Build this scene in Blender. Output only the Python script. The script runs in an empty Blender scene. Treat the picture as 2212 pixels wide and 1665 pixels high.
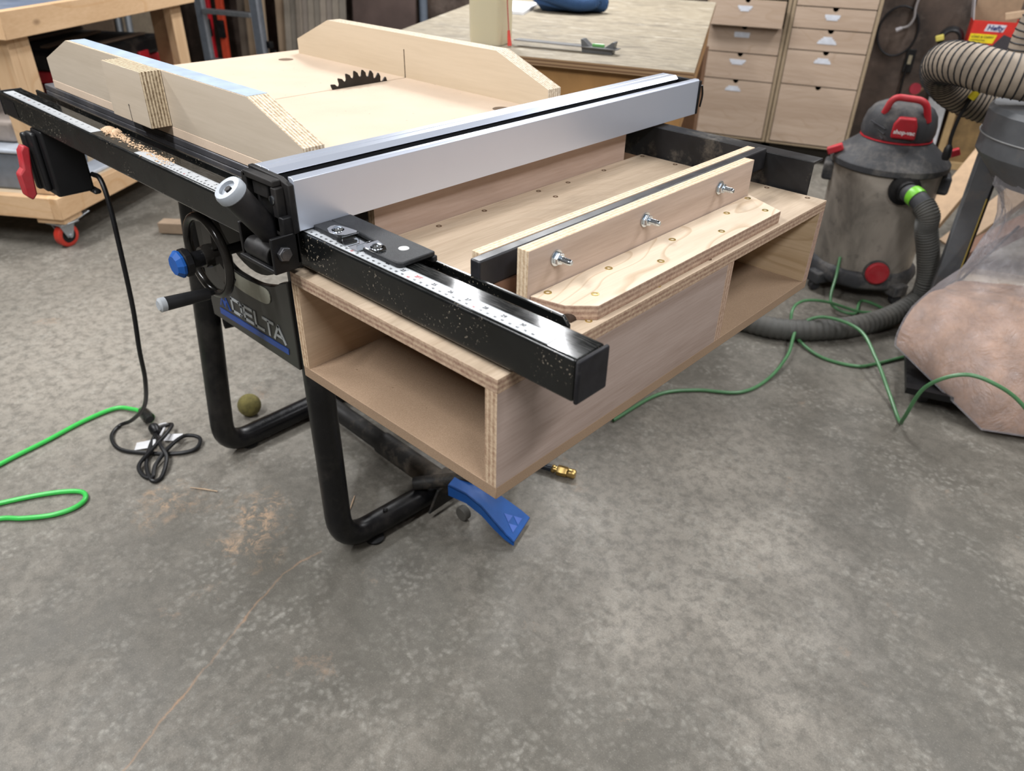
import bpy, math, random
from mathutils import Vector, Matrix
random.seed(7)
PI = math.pi
sc = bpy.context.scene
COL = sc.collection
RA = math.radians(19.45)
ROOM = Matrix.Rotation(RA, 4, 'Z')
WORLD = Matrix.Identity(4)

# ------------------------------------------------------------------ node helpers
def newmat(name):
    m = bpy.data.materials.new(name); m.use_nodes = True
    nt = m.node_tree; b = nt.nodes['Principled BSDF']
    return m, nt, b
def N(nt, typ, **kw):
    n = nt.nodes.new(typ)
    for k, v in kw.items():
        if k in n.inputs: n.inputs[k].default_value = v
        else: setattr(n, k, v)
    return n
def L(nt, a, b): nt.links.new(a, b)
def c4(c): return (c[0], c[1], c[2], 1.0)
def mixc(nt, fac, a, b, mode='MIX'):
    n = nt.nodes.new('ShaderNodeMix'); n.data_type = 'RGBA'; n.blend_type = mode
    for s, v in ((n.inputs[0], fac), (n.inputs[6], a), (n.inputs[7], b)):
        if isinstance(v, (int, float)): s.default_value = v
        elif isinstance(v, tuple): s.default_value = c4(v)
        else: L(nt, v, s)
    return n.outputs[2]
def ramp(nt, src, stops):
    r = nt.nodes.new('ShaderNodeValToRGB'); e = r.color_ramp.elements
    e[0].position, e[0].color = stops[0][0], c4(stops[0][1]) if not isinstance(stops[0][1], (int, float)) else (stops[0][1],)*3 + (1,)
    e[1].position, e[1].color = stops[-1][0], c4(stops[-1][1]) if not isinstance(stops[-1][1], (int, float)) else (stops[-1][1],)*3 + (1,)
    for p, c in stops[1:-1]:
        x = e.new(p); x.color = (c,)*3 + (1,) if isinstance(c, (int, float)) else c4(c)
    L(nt, src, r.inputs[0]); return r.outputs[0]
def math_(nt, op, a, b=0.0):
    n = nt.nodes.new('ShaderNodeMath'); n.operation = op
    for s, v in ((n.inputs[0], a), (n.inputs[1], b)):
        if isinstance(v, (int, float)): s.default_value = v
        else: L(nt, v, s)
    return n.outputs[0]
def mapping(nt, src, scale=(1, 1, 1), loc=(0, 0, 0), rot=(0, 0, 0)):
    m = nt.nodes.new('ShaderNodeMapping'); m.inputs['Scale'].default_value = scale
    m.inputs['Location'].default_value = loc; m.inputs['Rotation'].default_value = rot
    L(nt, src, m.inputs[0]); return m.outputs[0]
def noise(nt, vec, scale, detail=4, rough=.55, dist=0.0):
    n = N(nt, 'ShaderNodeTexNoise', Scale=scale, Detail=detail, Roughness=rough, Distortion=dist)
    L(nt, vec, n.inputs['Vector']); return n.outputs['Fac']
def bump(nt, b, h, strength=.2, dist=.002):
    n = N(nt, 'ShaderNodeBump', Strength=strength, Distance=dist)
    L(nt, h, n.inputs['Height']); L(nt, n.outputs[0], b.inputs['Normal'])
_M = {}
def flat(name, col, rough=.5, metal=0.0, var=.12, scale=30, dust=None, dustamt=.0, coat=0.0, bmp=0.0):
    """painted / plastic / metal surface with slight mottling and optional dust patches"""
    if name in _M: return _M[name]
    m, nt, b = newmat(name)
    tc = N(nt, 'ShaderNodeTexCoord').outputs['Object']
    n1 = noise(nt, tc, scale, 5, .6)
    dark = tuple(c*(1-var) for c in col); lite = tuple(min(1, c*(1+var)) for c in col)
    c = mixc(nt, ramp(nt, n1, [(.3, 0.0), (.7, 1.0)]), dark, lite)
    if dust:
        n2 = noise(nt, tc, 7, 8, .7)
        f = ramp(nt, n2, [(.5, 0.0), (.75, 1.0)])
        c = mixc(nt, math_(nt, 'MULTIPLY', f, dustamt), c, dust)
        L(nt, ramp(nt, n2, [(.4, rough), (.75, min(1, rough+.35))]), b.inputs['Roughness'])
    else:
        b.inputs['Roughness'].default_value = rough
    L(nt, c, b.inputs['Base Color'])
    b.inputs['Metallic'].default_value = metal
    b.inputs['Coat Weight'].default_value = coat
    if max(col) < .06 and not metal: b.inputs['Specular IOR Level'].default_value = .32
    if bmp: bump(nt, b, noise(nt, tc, scale*6, 3), bmp)
    _M[name] = m; return m

def ply(name, thick='z', grain='y', face=((.50, .36, .25), (.62, .47, .34)), edge=((.62, .47, .31), (.30, .19, .11)),
        period=.0032, scale=1.0, line=None, knots=False, solid=False, rough=.6, phase=0.0, smudge=0.0, estreak=.5):
    """plywood: grain on the faces, stacked plies on the edges (object space)"""
    key = name
    if key in _M: return _M[key]
    m, nt, b = newmat(name)
    T = N(nt, 'ShaderNodeTexCoord'); oc = T.outputs['Object']
    ax = 'xyz'.index(grain); sv = [1, 1, 1]; sv[ax] = .06
    mp = mapping(nt, oc, tuple(sv), (phase, phase*1.7, phase*.6))
    big = noise(nt, mp, 14*scale, 4, .55, 1.2)
    fine = noise(nt, mp, 300*scale, 3, .6)
    fib = mixc(nt, .32, big, fine)
    c = mixc(nt, ramp(nt, fib, [(.36, 0.0), (.62, 1.0)]), face[0], face[1])
    if line:   # cathedral growth lines
        sv2 = [1, 1, 1]; sv2[ax] = .30
        mp2 = mapping(nt, oc, tuple(sv2), (phase, phase, phase))
        nn = noise(nt, mp2, 4.2*scale, 2, .5, .3)
        w = math_(nt, 'FRACT', math_(nt, 'MULTIPLY', nn, 22))
        d = ramp(nt, w, [(0, 1.0), (.05, .75), (.16, 0.0), (.96, 0.0), (1, 1.0)])
        c = mixc(nt, math_(nt, 'MULTIPLY', d, line[1]), c, line[0])
    if knots:
        v = N(nt, 'ShaderNodeTexVoronoi', Scale=5.0); sv3 = [1, 1, 1]; sv3[ax] = .45
        L(nt, mapping(nt, oc, tuple(sv3), (.3+phase, .2, .1)), v.inputs['Vector'])
        k = ramp(nt, v.outputs['Distance'], [(.035, 1.0), (.075, 0.0)])
        c = mixc(nt, math_(nt, 'MULTIPLY', k, .75), c, (.13, .065, .03))
    if smudge:
        s = ramp(nt, noise(nt, mapping(nt, oc, (1, 1, 1) if solid else tuple(max(.35, q) for q in sv)), 6, 6, .6, .6), [(.5, 0.0), (.72, 1.0)])
        c = mixc(nt, math_(nt, 'MULTIPLY', s, smudge), c, tuple(x*.45 for x in face[0]))
    if not solid:
        ti = 'xyz'.index(thick)
        sx = N(nt, 'ShaderNodeSeparateXYZ'); L(nt, oc, sx.inputs[0])
        sn = N(nt, 'ShaderNodeSeparateXYZ'); L(nt, T.outputs['Normal'], sn.inputs[0])
        sv4 = [.22, .22, .22]; sv4[ti] = 1
        wob = noise(nt, mapping(nt, oc, tuple(sv4)), 90, 3, .6)
        q = math_(nt, 'ADD', math_(nt, 'MULTIPLY', sx.outputs[ti], 1.0/period), math_(nt, 'MULTIPLY', wob, .5))
        tri = math_(nt, 'PINGPONG', q, 1.0)
        streak = noise(nt, mapping(nt, oc, (.3, .3, .3)), 700, 3, .7)
        f2 = mixc(nt, estreak, ramp(nt, tri, [(.38, 0.0), (.62, 1.0)]), ramp(nt, streak, [(.4, 0.0), (.62, 1.0)]))
        ce = mixc(nt, f2, edge[0], edge[1])
        isf = math_(nt, 'GREATER_THAN', math_(nt, 'ABSOLUTE', sn.outputs[ti]), .75)
        c = mixc(nt, isf, ce, c)
    L(nt, c, b.inputs['Base Color']); b.inputs['Roughness'].default_value = rough
    b.inputs['Specular IOR Level'].default_value = .3
    bump(nt, b, fine, .12, .001)
    _M[name] = m; return m

def mdf(name, c1, c2, rough=.75):
    if name in _M: return _M[name]
    m, nt, b = newmat(name); oc = N(nt, 'ShaderNodeTexCoord').outputs['Object']
    f = noise(nt, oc, 900, 3, .7); g = noise(nt, oc, 9, 4, .6)
    c = mixc(nt, ramp(nt, f, [(.3, 0.0), (.7, 1.0)]), c1, c2)
    c = mixc(nt, ramp(nt, g, [(.4, 0.0), (.75, .25)]), c, tuple(x*.72 for x in c1))
    sp = ramp(nt, noise(nt, oc, 160, 2, .5), [(.74, 0.0), (.78, 1.0)])
    c = mixc(nt, math_(nt, 'MULTIPLY', sp, .6), c, (.1, .055, .03))
    L(nt, c, b.inputs['Base Color']); b.inputs['Roughness'].default_value = rough
    b.inputs['Specular IOR Level'].default_value = .25
    _M[name] = m; return m

def speck_black(name, rough=.22, col=(.0035, .004, .004), amt=.9, dustc=(.42, .36, .28), sc_=26, thr=.66, speck=True, brushed=None, dr=.22, spec=.5):
    """black enamel with paint chips and flecks of sawdust"""
    if name in _M: return _M[name]
    m, nt, b = newmat(name); oc = N(nt, 'ShaderNodeTexCoord').outputs['Object']
    region = ramp(nt, noise(nt, oc, sc_*.35, 3, .5), [(.5, 0.0), (.62, 1.0)])
    fl = ramp(nt, noise(nt, oc, sc_*14, 2, .5), [(thr, 0.0), (thr+.03, 1.0)])
    f = math_(nt, 'MULTIPLY', math_(nt, 'MULTIPLY', region, fl), amt if speck else 0)
    base = mixc(nt, ramp(nt, noise(nt, oc, sc_*.5, 5, .65), [(.35, 0.0), (.8, 1.0)]), col, tuple(x*2.2+.002 for x in col))
    if brushed:
        bb = noise(nt, mapping(nt, oc, (3, 60, 60)), 14, 4, .7)
        base = mixc(nt, ramp(nt, bb, [(.48, 0.0), (.75, brushed)]), base, (.30, .29, .27))
    c = mixc(nt, f, base, dustc)
    L(nt, c, b.inputs['Base Color'])
    L(nt, ramp(nt, noise(nt, oc, sc_*.8, 4, .6), [(.3, rough), (.8, rough+dr)]), b.inputs['Roughness'])
    b.inputs['Specular IOR Level'].default_value = spec
    _M[name] = m; return m

# ------------------------------------------------------------------ mesh builder
def crom(pts, sub=6, closed=False):
    P = [Vector(p) for p in pts]; n = len(P); out = []
    rng = range(n) if closed else range(n-1)
    for i in rng:
        p0 = P[(i-1) % n] if closed or i > 0 else P[0]*2-P[1]
        p1 = P[i]; p2 = P[(i+1) % n]
        p3 = P[(i+2) % n] if closed or i+2 < n else P[-1]*2-P[-2]
        for k in range(sub):
            t = k/sub
            out.append(.5*((2*p1)+(-p0+p2)*t+(2*p0-5*p1+4*p2-p3)*t*t+(-p0+3*p1-3*p2+p3)*t**3))
    if not closed: out.append(P[-1].copy())
    return out
class MB:
    def __init__(s): s.v = []; s.f = []
    def add(s, vs, fs):
        o = len(s.v); s.v += [Vector(v) for v in vs]; s.f += [tuple(i+o for i in f) for f in fs]; return s
    def box(s, x0, x1, y0, y1, z0, z1):
        return s.add([(x0,y0,z0),(x1,y0,z0),(x1,y1,z0),(x0,y1,z0),(x0,y0,z1),(x1,y0,z1),(x1,y1,z1),(x0,y1,z1)],
                     [(0,3,2,1),(4,5,6,7),(0,1,5,4),(1,2,6,5),(2,3,7,6),(3,0,4,7)])
    def obox(s, c, ax, ay, az, hx, hy, hz):
        c = Vector(c); ax = Vector(ax).normalized(); ay = Vector(ay).normalized(); az = Vector(az).normalized()
        vs = [c+ax*hx*i+ay*hy*j+az*hz*k for k in (-1, 1) for i, j in ((-1,-1),(1,-1),(1,1),(-1,1))]
        return s.add(vs, [(0,3,2,1),(4,5,6,7),(0,1,5,4),(1,2,6,5),(2,3,7,6),(3,0,4,7)])
    def prism(s, poly, d0, d1, plane='xz'):
        """polygon (a,b) in plane extruded along the remaining axis"""
        def P(a, b, d): return {'xz': (a, d, b), 'xy': (a, b, d), 'yz': (d, a, b)}[plane]
        n = len(poly); vs = [P(a, b, d0) for a, b in poly]+[P(a, b, d1) for a, b in poly]
        fs = [tuple(range(n)), tuple(range(2*n-1, n-1, -1))]+[(i, n+i, n+(i+1) % n, (i+1) % n) for i in range(n)]
        return s.add(vs, fs)
    def frustum(s, polyA, polyB):
        n = len(polyA); fs = [tuple(range(n-1, -1, -1)), tuple(range(n, 2*n))]+[(i, (i+1) % n, n+(i+1) % n, n+i) for i in range(n)]
        return s.add(list(polyA)+list(polyB), fs)
    def tube(s, path, r, n=12, caps=True, closed=False, squash=None):
        P = [Vector(p) for p in path]; m = len(P)
        rs = r if isinstance(r, (list, tuple)) else [r]*m
        T = []
        for i in range(m):
            a = P[(i-1) % m] if closed or i else P[0]; b = P[(i+1) % m] if closed or i < m-1 else P[-1]
            t = (b-a); T.append(t.normalized() if t.length > 1e-9 else Vector((0, 0, 1)))
        up = Vector((0, 0, 1)) if abs(T[0].z) < .9 else Vector((1, 0, 0))
        u = T[0].cross(up).normalized(); vs = []
        for i in range(m):
            u = (u-T[i]*u.dot(T[i])); u = u.normalized() if u.length > 1e-6 else T[i].orthogonal().normalized()
            w = T[i].cross(u)
            for k in range(n):
                a = 2*PI*k/n; vs.append(P[i]+(u*math.cos(a)+w*math.sin(a))*rs[i])
        fs = []
        for i in range(m if closed else m-1):
            j = (i+1) % m
            for k in range(n): fs.append((i*n+k, i*n+(k+1) % n, j*n+(k+1) % n, j*n+k))
        if caps and not closed: fs += [tuple(range(n-1, -1, -1)), tuple((m-1)*n+k for k in range(n))]
        return s.add(vs, fs)
    def lathe(s, prof, o=(0, 0, 0), axis=(0, 0, 1), n=24, caps=True, sx=1.0, sy=1.0):
        o = Vector(o); a = Vector(axis).normalized(); u = a.orthogonal().normalized() if abs(a.z) < .99 else Vector((1, 0, 0))
        w = a.cross(u); vs = []
        for r, h in prof:
            for k in range(n):
                t = 2*PI*k/n; vs.append(o+a*h+(u*math.cos(t)*sx+w*math.sin(t)*sy)*r)
        m = len(prof); fs = [(i*n+k, i*n+(k+1) % n, (i+1)*n+(k+1) % n, (i+1)*n+k) for i in range(m-1) for k in range(n)]
        if caps: fs += [tuple(range(n-1, -1, -1)), tuple((m-1)*n+k for k in range(n))]
        return s.add(vs, fs)
    def cyl(s, a, b, r, n=20):
        return s.tube([a, b], r, n)
    def hexa(s, o, axis, r, h, n=6): return s.lathe([(r*.93, 0), (r, h*.12), (r, h*.88), (r*.93, h)], o, axis, n)
    def mesh(s, vs, fs, M):
        return s.add([M @ Vector(v) for v in vs], fs)
    def build(s, name, mat, parent=None, smooth=True, ang=35, bevel=0.0, seg=2, label=None):
        me = bpy.data.meshes.new(name)
        off = Vector(parent['_b']) if parent is not None and '_b' in parent else Vector((0, 0, 0))
        me.from_pydata([v-off for v in s.v], [], s.f); me.update()
        me.materials.append(mat)
        if smooth:
            me.shade_smooth(); me.set_sharp_from_angle(angle=math.radians(ang))
        me.validate()
        o = bpy.data.objects.new(name, me); COL.objects.link(o)
        if parent is not None: o.parent = parent; o['_b'] = parent['_b']
        if bevel:
            bm = o.modifiers.new('bevel', 'BEVEL'); bm.width = bevel; bm.segments = seg; bm.limit_method = 'ANGLE'; bm.angle_limit = math.radians(40)
        if label: o['label'] = label
        return o
def thing(name, label, cat, base=(0, 0, 0), frame=WORLD, group=None):
    o = bpy.data.objects.new(name, None); COL.objects.link(o); o.empty_display_size = .05
    o.matrix_world = frame @ Matrix.Translation(base); o['_b'] = tuple(base)
    o['label'] = label; o['category'] = cat
    if group: o['group'] = group
    return o
def single(name, mb, mat, label, cat, base=(0, 0, 0), frame=WORLD, group=None, kind=None, **kw):
    """a thing that is one mesh"""
    mb2 = MB(); mb2.v = [v-Vector(base) for v in mb.v]; mb2.f = mb.f
    o = mb2.build(name, mat, None, **kw); o.matrix_world = frame @ Matrix.Translation(base)
    o['label'] = label; o['category'] = cat
    if group: o['group'] = group
    if kind: o['kind'] = kind
    return o
def struct(name, mb, mat, frame=WORLD):
    o = mb.build(name, mat, None, smooth=False); o.matrix_world = frame; o['kind'] = 'structure'; return o
def copy_tree(o, parent=None):
    c = o.copy(); COL.objects.link(c)
    if parent is not None: c.parent = parent
    for ch in list(o.children): copy_tree(ch, c)
    return c
def textgeo(txt, size=1.0, offset=0.0, shear=0.0, align='CENTER', ext=0.0, spacing=1.0):
    cu = bpy.data.curves.new('t', 'FONT'); cu.body = txt; cu.size = size; cu.offset = offset; cu.shear = shear
    cu.align_x = align; cu.align_y = 'CENTER'; cu.extrude = ext; cu.resolution_u = 3; cu.space_character = spacing
    o = bpy.data.objects.new('t', cu); COL.objects.link(o)
    dg = bpy.context.evaluated_depsgraph_get(); dg.update()
    me = bpy.data.meshes.new_from_object(o.evaluated_get(dg))
    vs = [v.co.copy() for v in me.vertices]; fs = [tuple(p.vertices) for p in me.polygons]
    bpy.data.objects.remove(o); bpy.data.curves.remove(cu); bpy.data.meshes.remove(me)
    return vs, fs
def frameM(o, x, y):
    x = Vector(x).normalized(); y = Vector(y).normalized(); z = x.cross(y)
    M = Matrix((x, y, z)).transposed().to_4x4(); M.translation = Vector(o); return M

# ------------------------------------------------------------------ materials
BLACK = speck_black('black_enamel', .16)
BLACKTOP = speck_black('black_rail_top', .07, amt=.0, brushed=.22, dr=.08, spec=.10)
BLACKM = flat('satin_black_steel', (.007, .007, .008), .36, 0, .3, 20, (.14, .12, .10), .16)
TUBE = flat('black_tube_paint', (.006, .006, .007), .25, 0, .4, 15, (.09, .08, .07), .4)
DUSTY = flat('dusty_black_steel', (.018, .017, .016), .5, 0, .3, 20, (.27, .22, .17), .65)
CASTG = flat('grey_cast_iron', (.10, .10, .11), .4, .5, .2, 20, (.35, .28, .2), .3)
ALU = flat('anodised_aluminium', (.62, .67, .78), .30, .55, .02, 4)  # bluish reflection of the ceiling lights is put into the base colour
STEEL = flat('zinc_plated_steel', (.62, .68, .74), .2, 1, .12, 60)
BRASSY = flat('yellow_zinc_screw', (.62, .50, .20), .3, .9, .15, 80)
BRASS = flat('brass', (.60, .42, .16), .32, 1, .12, 60)
BLUE = flat('blue_plastic', (.003, .078, .33), .4, 0, .12, 25, (.10, .22, .42), .2)
GREYP = flat('grey_plastic_cap', (.36, .38, .40), .45)
TAPE = flat('ruler_tape_white', (.50, .52, .54), .28, 0, .06, 40)
TAPE.node_tree.nodes['Principled BSDF'].inputs['Specular IOR Level'].default_value = .08
INK = flat('black_ink', (.015, .015, .02), .5)
REDINK = flat('red_ink', (.5, .03, .03), .5)
DKPLAST = flat('dark_grey_plastic', (.045, .046, .05), .55, 0, .2, 20, (.22, .20, .18), .9)
REDP = flat('red_plastic', (.42, .012, .022), .42, 0, .1, 20, (.4, .15, .14), .3)
HOSE = flat('grey_hose_plastic', (.075, .074, .068), .5, 0, .1, 20, (.2, .18, .15), .3)
BIRCH = ply('birch_fence_ply', 'y', 'x', ((.46, .385, .295), (.545, .465, .37)), ((.78, .68, .52), (.33, .225, .135)), .0026, .6, None)
OAK = ply('oak_side_ply', 'x', 'y', ((.29, .215, .178), (.40, .315, .275)), ((.60, .46, .32), (.32, .20, .13)), .003, 1.0, None, phase=.4)
OAKTOP = ply('oak_top_ply', 'z', 'y', ((.40, .305, .215), (.56, .445, .33)), ((.50, .37, .26), (.26, .155, .11)), .0032, .9, ((.34, .24, .16), .25), phase=1.3, smudge=.55)
OAKIN = ply('interior_ply', 'x', 'y', ((.44, .31, .205), (.58, .43, .30)), ((.60, .46, .31), (.32, .20, .12)), .003, 1.0, None, phase=2.1)
OAKCLEAT = ply('pink_cleat_ply', 'x', 'y', ((.43, .325, .26), (.555, .435, .36)), ((.78, .64, .46), (.50, .35, .22)), .0028, .9, None, phase=3.2)
UPST = ply('upstand_ply', 'x', 'y', ((.33, .235, .185), (.44, .335, .28)), ((.60, .46, .31), (.32, .20, .12)), .003, .8, None, phase=5.1, smudge=.5)
MAPLE = ply('maple_base_ply', 'z', 'y', ((.66, .535, .40), (.76, .645, .505)), ((.52, .38, .28), (.27, .165, .12)), .0032, 1.4, ((.46, .32, .19), .55), phase=.9)
MDFP = mdf('sled_mdf', (.62, .485, .365), (.72, .58, .455))
MDFB = mdf('brown_mdf', (.25, .168, .107), (.37, .262, .178))
PINE = ply('pine_beam', 'z', 'x', ((.54, .345, .19), (.66, .45, .27)), solid=True, scale=.5, line=((.50, .28, .12), .4), knots=True)
DRAW = ply('drawer_front_ply', 'y', 'x', ((.36, .265, .195), (.45, .345, .265)), ((.36, .28, .19), (.22, .16, .1)), .003, .8, ((.31, .215, .14), .35), phase=2.7)
m, nt, b = newmat('worn_bench_ply'); T = N(nt, 'ShaderNodeTexCoord'); oc = T.outputs['Object']
st = mapping(nt, oc, (.35, 1, 1))
c = mixc(nt, ramp(nt, noise(nt, st, 55, 6, .7), [(.35, 0.0), (.65, 1.0)]), (.21, .175, .125), (.34, .295, .22))
c = mixc(nt, ramp(nt, noise(nt, st, 22, 7, .75, .5), [(.50, 0.0), (.66, .65)]), c, (.115, .10, .082))
c = mixc(nt, ramp(nt, noise(nt, mapping(nt, oc, (.5, 1, 1), (3, 1, 0)), 16, 6, .7, .5), [(.56, 0.0), (.68, .7)]), c, (.46, .42, .35))
sx = N(nt, 'ShaderNodeSeparateXYZ'); L(nt, oc, sx.inputs[0]); sn = N(nt, 'ShaderNodeSeparateXYZ'); L(nt, T.outputs['Normal'], sn.inputs[0])
lay = ramp(nt, math_(nt, 'PINGPONG', math_(nt, 'MULTIPLY', sx.outputs[2], 210), 1.0), [(.4, 0.0), (.6, 1.0)])
c = mixc(nt, math_(nt, 'GREATER_THAN', sn.outputs[2], .7), mixc(nt, lay, (.34, .22, .12), (.17, .095, .05)), c)
L(nt, c, b.inputs['Base Color']); b.inputs['Roughness'].default_value = .6; b.inputs['Specular IOR Level'].default_value = .25
BENCHT = m

# ------------------------------------------------------------------ constants from the place
ZT = .868            # saw table top
# ================================================================== THE SETTING
def floor_mat():
    m, nt, b = newmat('stained_concrete')
    P = N(nt, 'ShaderNodeTexCoord').outputs['Object']
    P = mapping(nt, P, rot=(0, 0, RA))     # room axes to the saw's axes
    big = noise(nt, P, 1.3, 5, .6, .4)
    med = noise(nt, P, 5.5, 7, .68, .6)
    fin = noise(nt, P, 34, 8, .75, .2)
    gr = noise(nt, P, 320, 3, .7)
    # worn pale patch and dark soiled patches that belong to the slab
    def blob(cx, cy, r, soft):
        g = nt.nodes.new('ShaderNodeVectorMath'); g.operation = 'DISTANCE'
        L(nt, mapping(nt, P, (1, 1, 0)), g.inputs[0]); g.inputs[1].default_value = (cx, cy, 0)
        d = math_(nt, 'ADD', g.outputs['Value'], math_(nt, 'MULTIPLY', math_(nt, 'SUBTRACT', med, .5), .5))
        return ramp(nt, d, [(max(0, r-soft), 1.0), (r+soft, 0.0)])
    wet = ramp(nt, math_(nt, 'ADD', math_(nt, 'MULTIPLY', big, .55), math_(nt, 'MULTIPLY', med, .45)), [(.42, 0.0), (.62, 1.0)])
    f = math_(nt, 'MULTIPLY', wet, .42)
    for cx, cy, r, s, w in ((.62, .72, .34, .16, .34), (.70, .47, .11, .10, .50), (.84, .60, .15, .10, .62), (.76, .82, .18, .12, .66), (.60, 1.02, .20, .14, .55), (.50, .66, .12, .10, .45), (1.07, .46, .07, .07, .45), (-1.1, .25, .65, .35, .55), (-.5, -.15, .20, .16, .25)):
        f = math_(nt, 'MAXIMUM', f, math_(nt, 'MULTIPLY', blob(cx, cy, r, s+.05), w+.14))
    for cx, cy, r, s, w in ((1.13, 1.13, .13, .08, .9), (1.22, .92, .11, .07, .85), (.42, .38, .06, .05, .7), (.76, .12, .13, .10, .75), (.92, .27, .06, .06, .5), (.12, -.06, .30, .18, .85), (1.05, 1.5, .22, .12, .5), (.38, .12, .16, .12, .65), (1.27, .66, .06, .05, .5)):
        f = math_(nt, 'MULTIPLY', f, math_(nt, 'SUBTRACT', 1.0, math_(nt, 'MULTIPLY', blob(cx, cy, r, s), w)))
    base = mixc(nt, f, (.125, .115, .097), (.43, .39, .333))
    # pitted crazing
    v = N(nt, 'ShaderNodeTexVoronoi', Scale=75.0); v.feature = 'SMOOTH_F1'
    wv = nt.nodes.new('ShaderNodeVectorMath'); wv.operation = 'ADD'
    L(nt, P, wv.inputs[0])
    sc2 = nt.nodes.new('ShaderNodeVectorMath'); sc2.operation = 'SCALE'; sc2.inputs['Scale'].default_value = .02
    nz = N(nt, 'ShaderNodeTexNoise', Scale=40.0); L(nt, P, nz.inputs['Vector']); L(nt, nz.outputs['Color'], sc2.inputs[0]); L(nt, sc2.outputs[0], wv.inputs[1])
    L(nt, wv.outputs[0], v.inputs['Vector'])
    pit = ramp(nt, v.outputs['Distance'], [(.1, 1.0), (.5, 0.0)])
    pm = ramp(nt, noise(nt, P, 7, 4, .6), [(.42, 0.0), (.62, 1.0)])
    base = mixc(nt, math_(nt, 'MULTIPLY', math_(nt, 'MULTIPLY', pit, pm), .5), base, (.40, .385, .34))
    base = mixc(nt, ramp(nt, fin, [(.38, .62), (.56, 0.0)]), base, (.095, .088, .074))
    base = mixc(nt, ramp(nt, gr, [(.3, .3), (.6, 0.0)]), base, (.07, .065, .055))
    base = mixc(nt, ramp(nt, gr, [(.6, 0.0), (.75, .28)]), base, (.55, .52, .46))
    # sawdust-stained blotches
    rs = ramp(nt, noise(nt, P, 4.3, 6, .75, .3), [(.62, 0.0), (.72, .45)])
    base = mixc(nt, rs, base, (.36, .245, .165))
    for cx, cy, r in ((-.05, .06, .045), (-.27, .03, .05), (-.13, .09, .04)):
        dusty = math_(nt, 'MULTIPLY', blob(cx, cy, r, .05), ramp(nt, noise(nt, P, 26, 7, .8, .6), [(.48, 0.0), (.60, .8)]))
        base = mixc(nt, dusty, base, (.42, .285, .18))
    # crack
    sx = N(nt, 'ShaderNodeSeparateXYZ'); L(nt, P, sx.inputs[0])
    wob = math_(nt, 'MULTIPLY', math_(nt, 'SUBTRACT', noise(nt, P, 9, 6, .7), .5), .035)
    # x = .16 + .31*max(0,-y)
    lx = math_(nt, 'ADD', math_(nt, 'MULTIPLY', math_(nt, 'MAXIMUM', math_(nt, 'MULTIPLY', sx.outputs[1], -1.0), -.04), .445), .128)
    dd = math_(nt, 'ABSOLUTE', math_(nt, 'ADD', math_(nt, 'SUBTRACT', sx.outputs[0], lx), wob))
    ln = ramp(nt, dd, [(.0006, 1.0), (.0022, 0.0)])
    lim = math_(nt, 'MULTIPLY', math_(nt, 'LESS_THAN', sx.outputs[1], .14), math_(nt, 'GREATER_THAN', sx.outputs[1], -.8))
    cr = math_(nt, 'MULTIPLY', ln, lim)
    base = mixc(nt, math_(nt, 'MULTIPLY', cr, ramp(nt, med, [(.35, .1), (.6, .8)])), base, (.36, .22, .13))
    L(nt, base, b.inputs['Base Color'])
    L(nt, ramp(nt, med, [(.3, .42), (.7, .62)]), b.inputs['Roughness'])
    b.inputs['Specular IOR Level'].default_value = .35
    h = math_(nt, 'ADD', math_(nt, 'MULTIPLY', fin, 1.0), math_(nt, 'MULTIPLY', math_(nt, 'MULTIPLY', pit, pm), .25))
    bump(nt, b, h, .16, .002)
    return m
struct('floor', MB().box(-6.5, 3.5, -3.2, 4.2, -.1, 0), floor_mat(), ROOM)
WALLM = flat('brown_board_wall', (.060, .040, .030), .6, 0, .7, 5, (.15, .115, .095), .8, bmp=.2)
WALLP = flat('painted_wall', (.20, .18, .16), .7, 0, .1, 3)
struct('wall_back', MB().box(-6.5, 3.5, 4.2, 4.3, 0, 2.7), WALLM, ROOM)
struct('wall_left', MB().box(-6.6, -6.5, -3.2, 4.2, 0, 2.7), WALLP, ROOM)
struct('wall_right', MB().box(3.5, 3.6, -3.2, 4.2, 0, 2.7), WALLP, ROOM)
struct('wall_front', MB().box(-6.5, 3.5, -3.3, -3.2, 0, 2.7), WALLP, ROOM)
struct('ceiling', MB().box(-6.5, 3.5, -3.2, 4.2, 2.7, 2.8), flat('ceiling_boards', (.16, .15, .14), .8), ROOM)

# ================================================================== EXTENSION BOX
BX0, BX1, BY0, BY1, BZT, BZB = .4240, .7867, -.0125, .7568, .8156, .6610
T = .017
box = thing('extension_cabinet', 'open plywood box with MDF bottom hung from the saw rails, nearest to the viewer', 'cabinet', (.6, .37, BZB))
MB().box(BX0, BX1, BY0, BY1, BZT-T, BZT).build('top_panel', OAKTOP, box, bevel=.0006)
MB().box(BX0, BX1, BY0, BY1, BZB, BZB+.016).build('bottom_panel', MDFB, box, bevel=.0008, label='brown MDF bottom panel')
MB().box(BX0, BX0+T*.8, BY0, BY1, BZB+.016, BZT-T).build('side_panel', OAKIN, box)
MB().box(BX1-T, BX1, BY0, .445, BZB+.016, BZT-T).build('side_panel', OAK, box)
MB().box(BX0+T*.8, BX1-.0002, .4452, .4452+T, BZB+.016, BZT-T).build('divider', ply('divider_ply', 'y', 'x', ((.50, .37, .26), (.62, .47, .34)), ((.50, .36, .27), (.30, .19, .13)), .003), box)
MB().box(BX0+T*.8, BX1, BY1-T, BY1, BZB+.016, BZT-T).build('back_panel', ply('back_ply', 'y', 'x', ((.56, .41, .25), (.66, .50, .33)), ((.45, .32, .25), (.26, .16, .12)), .003, line=((.42, .28, .15), .5)), box)
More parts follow.
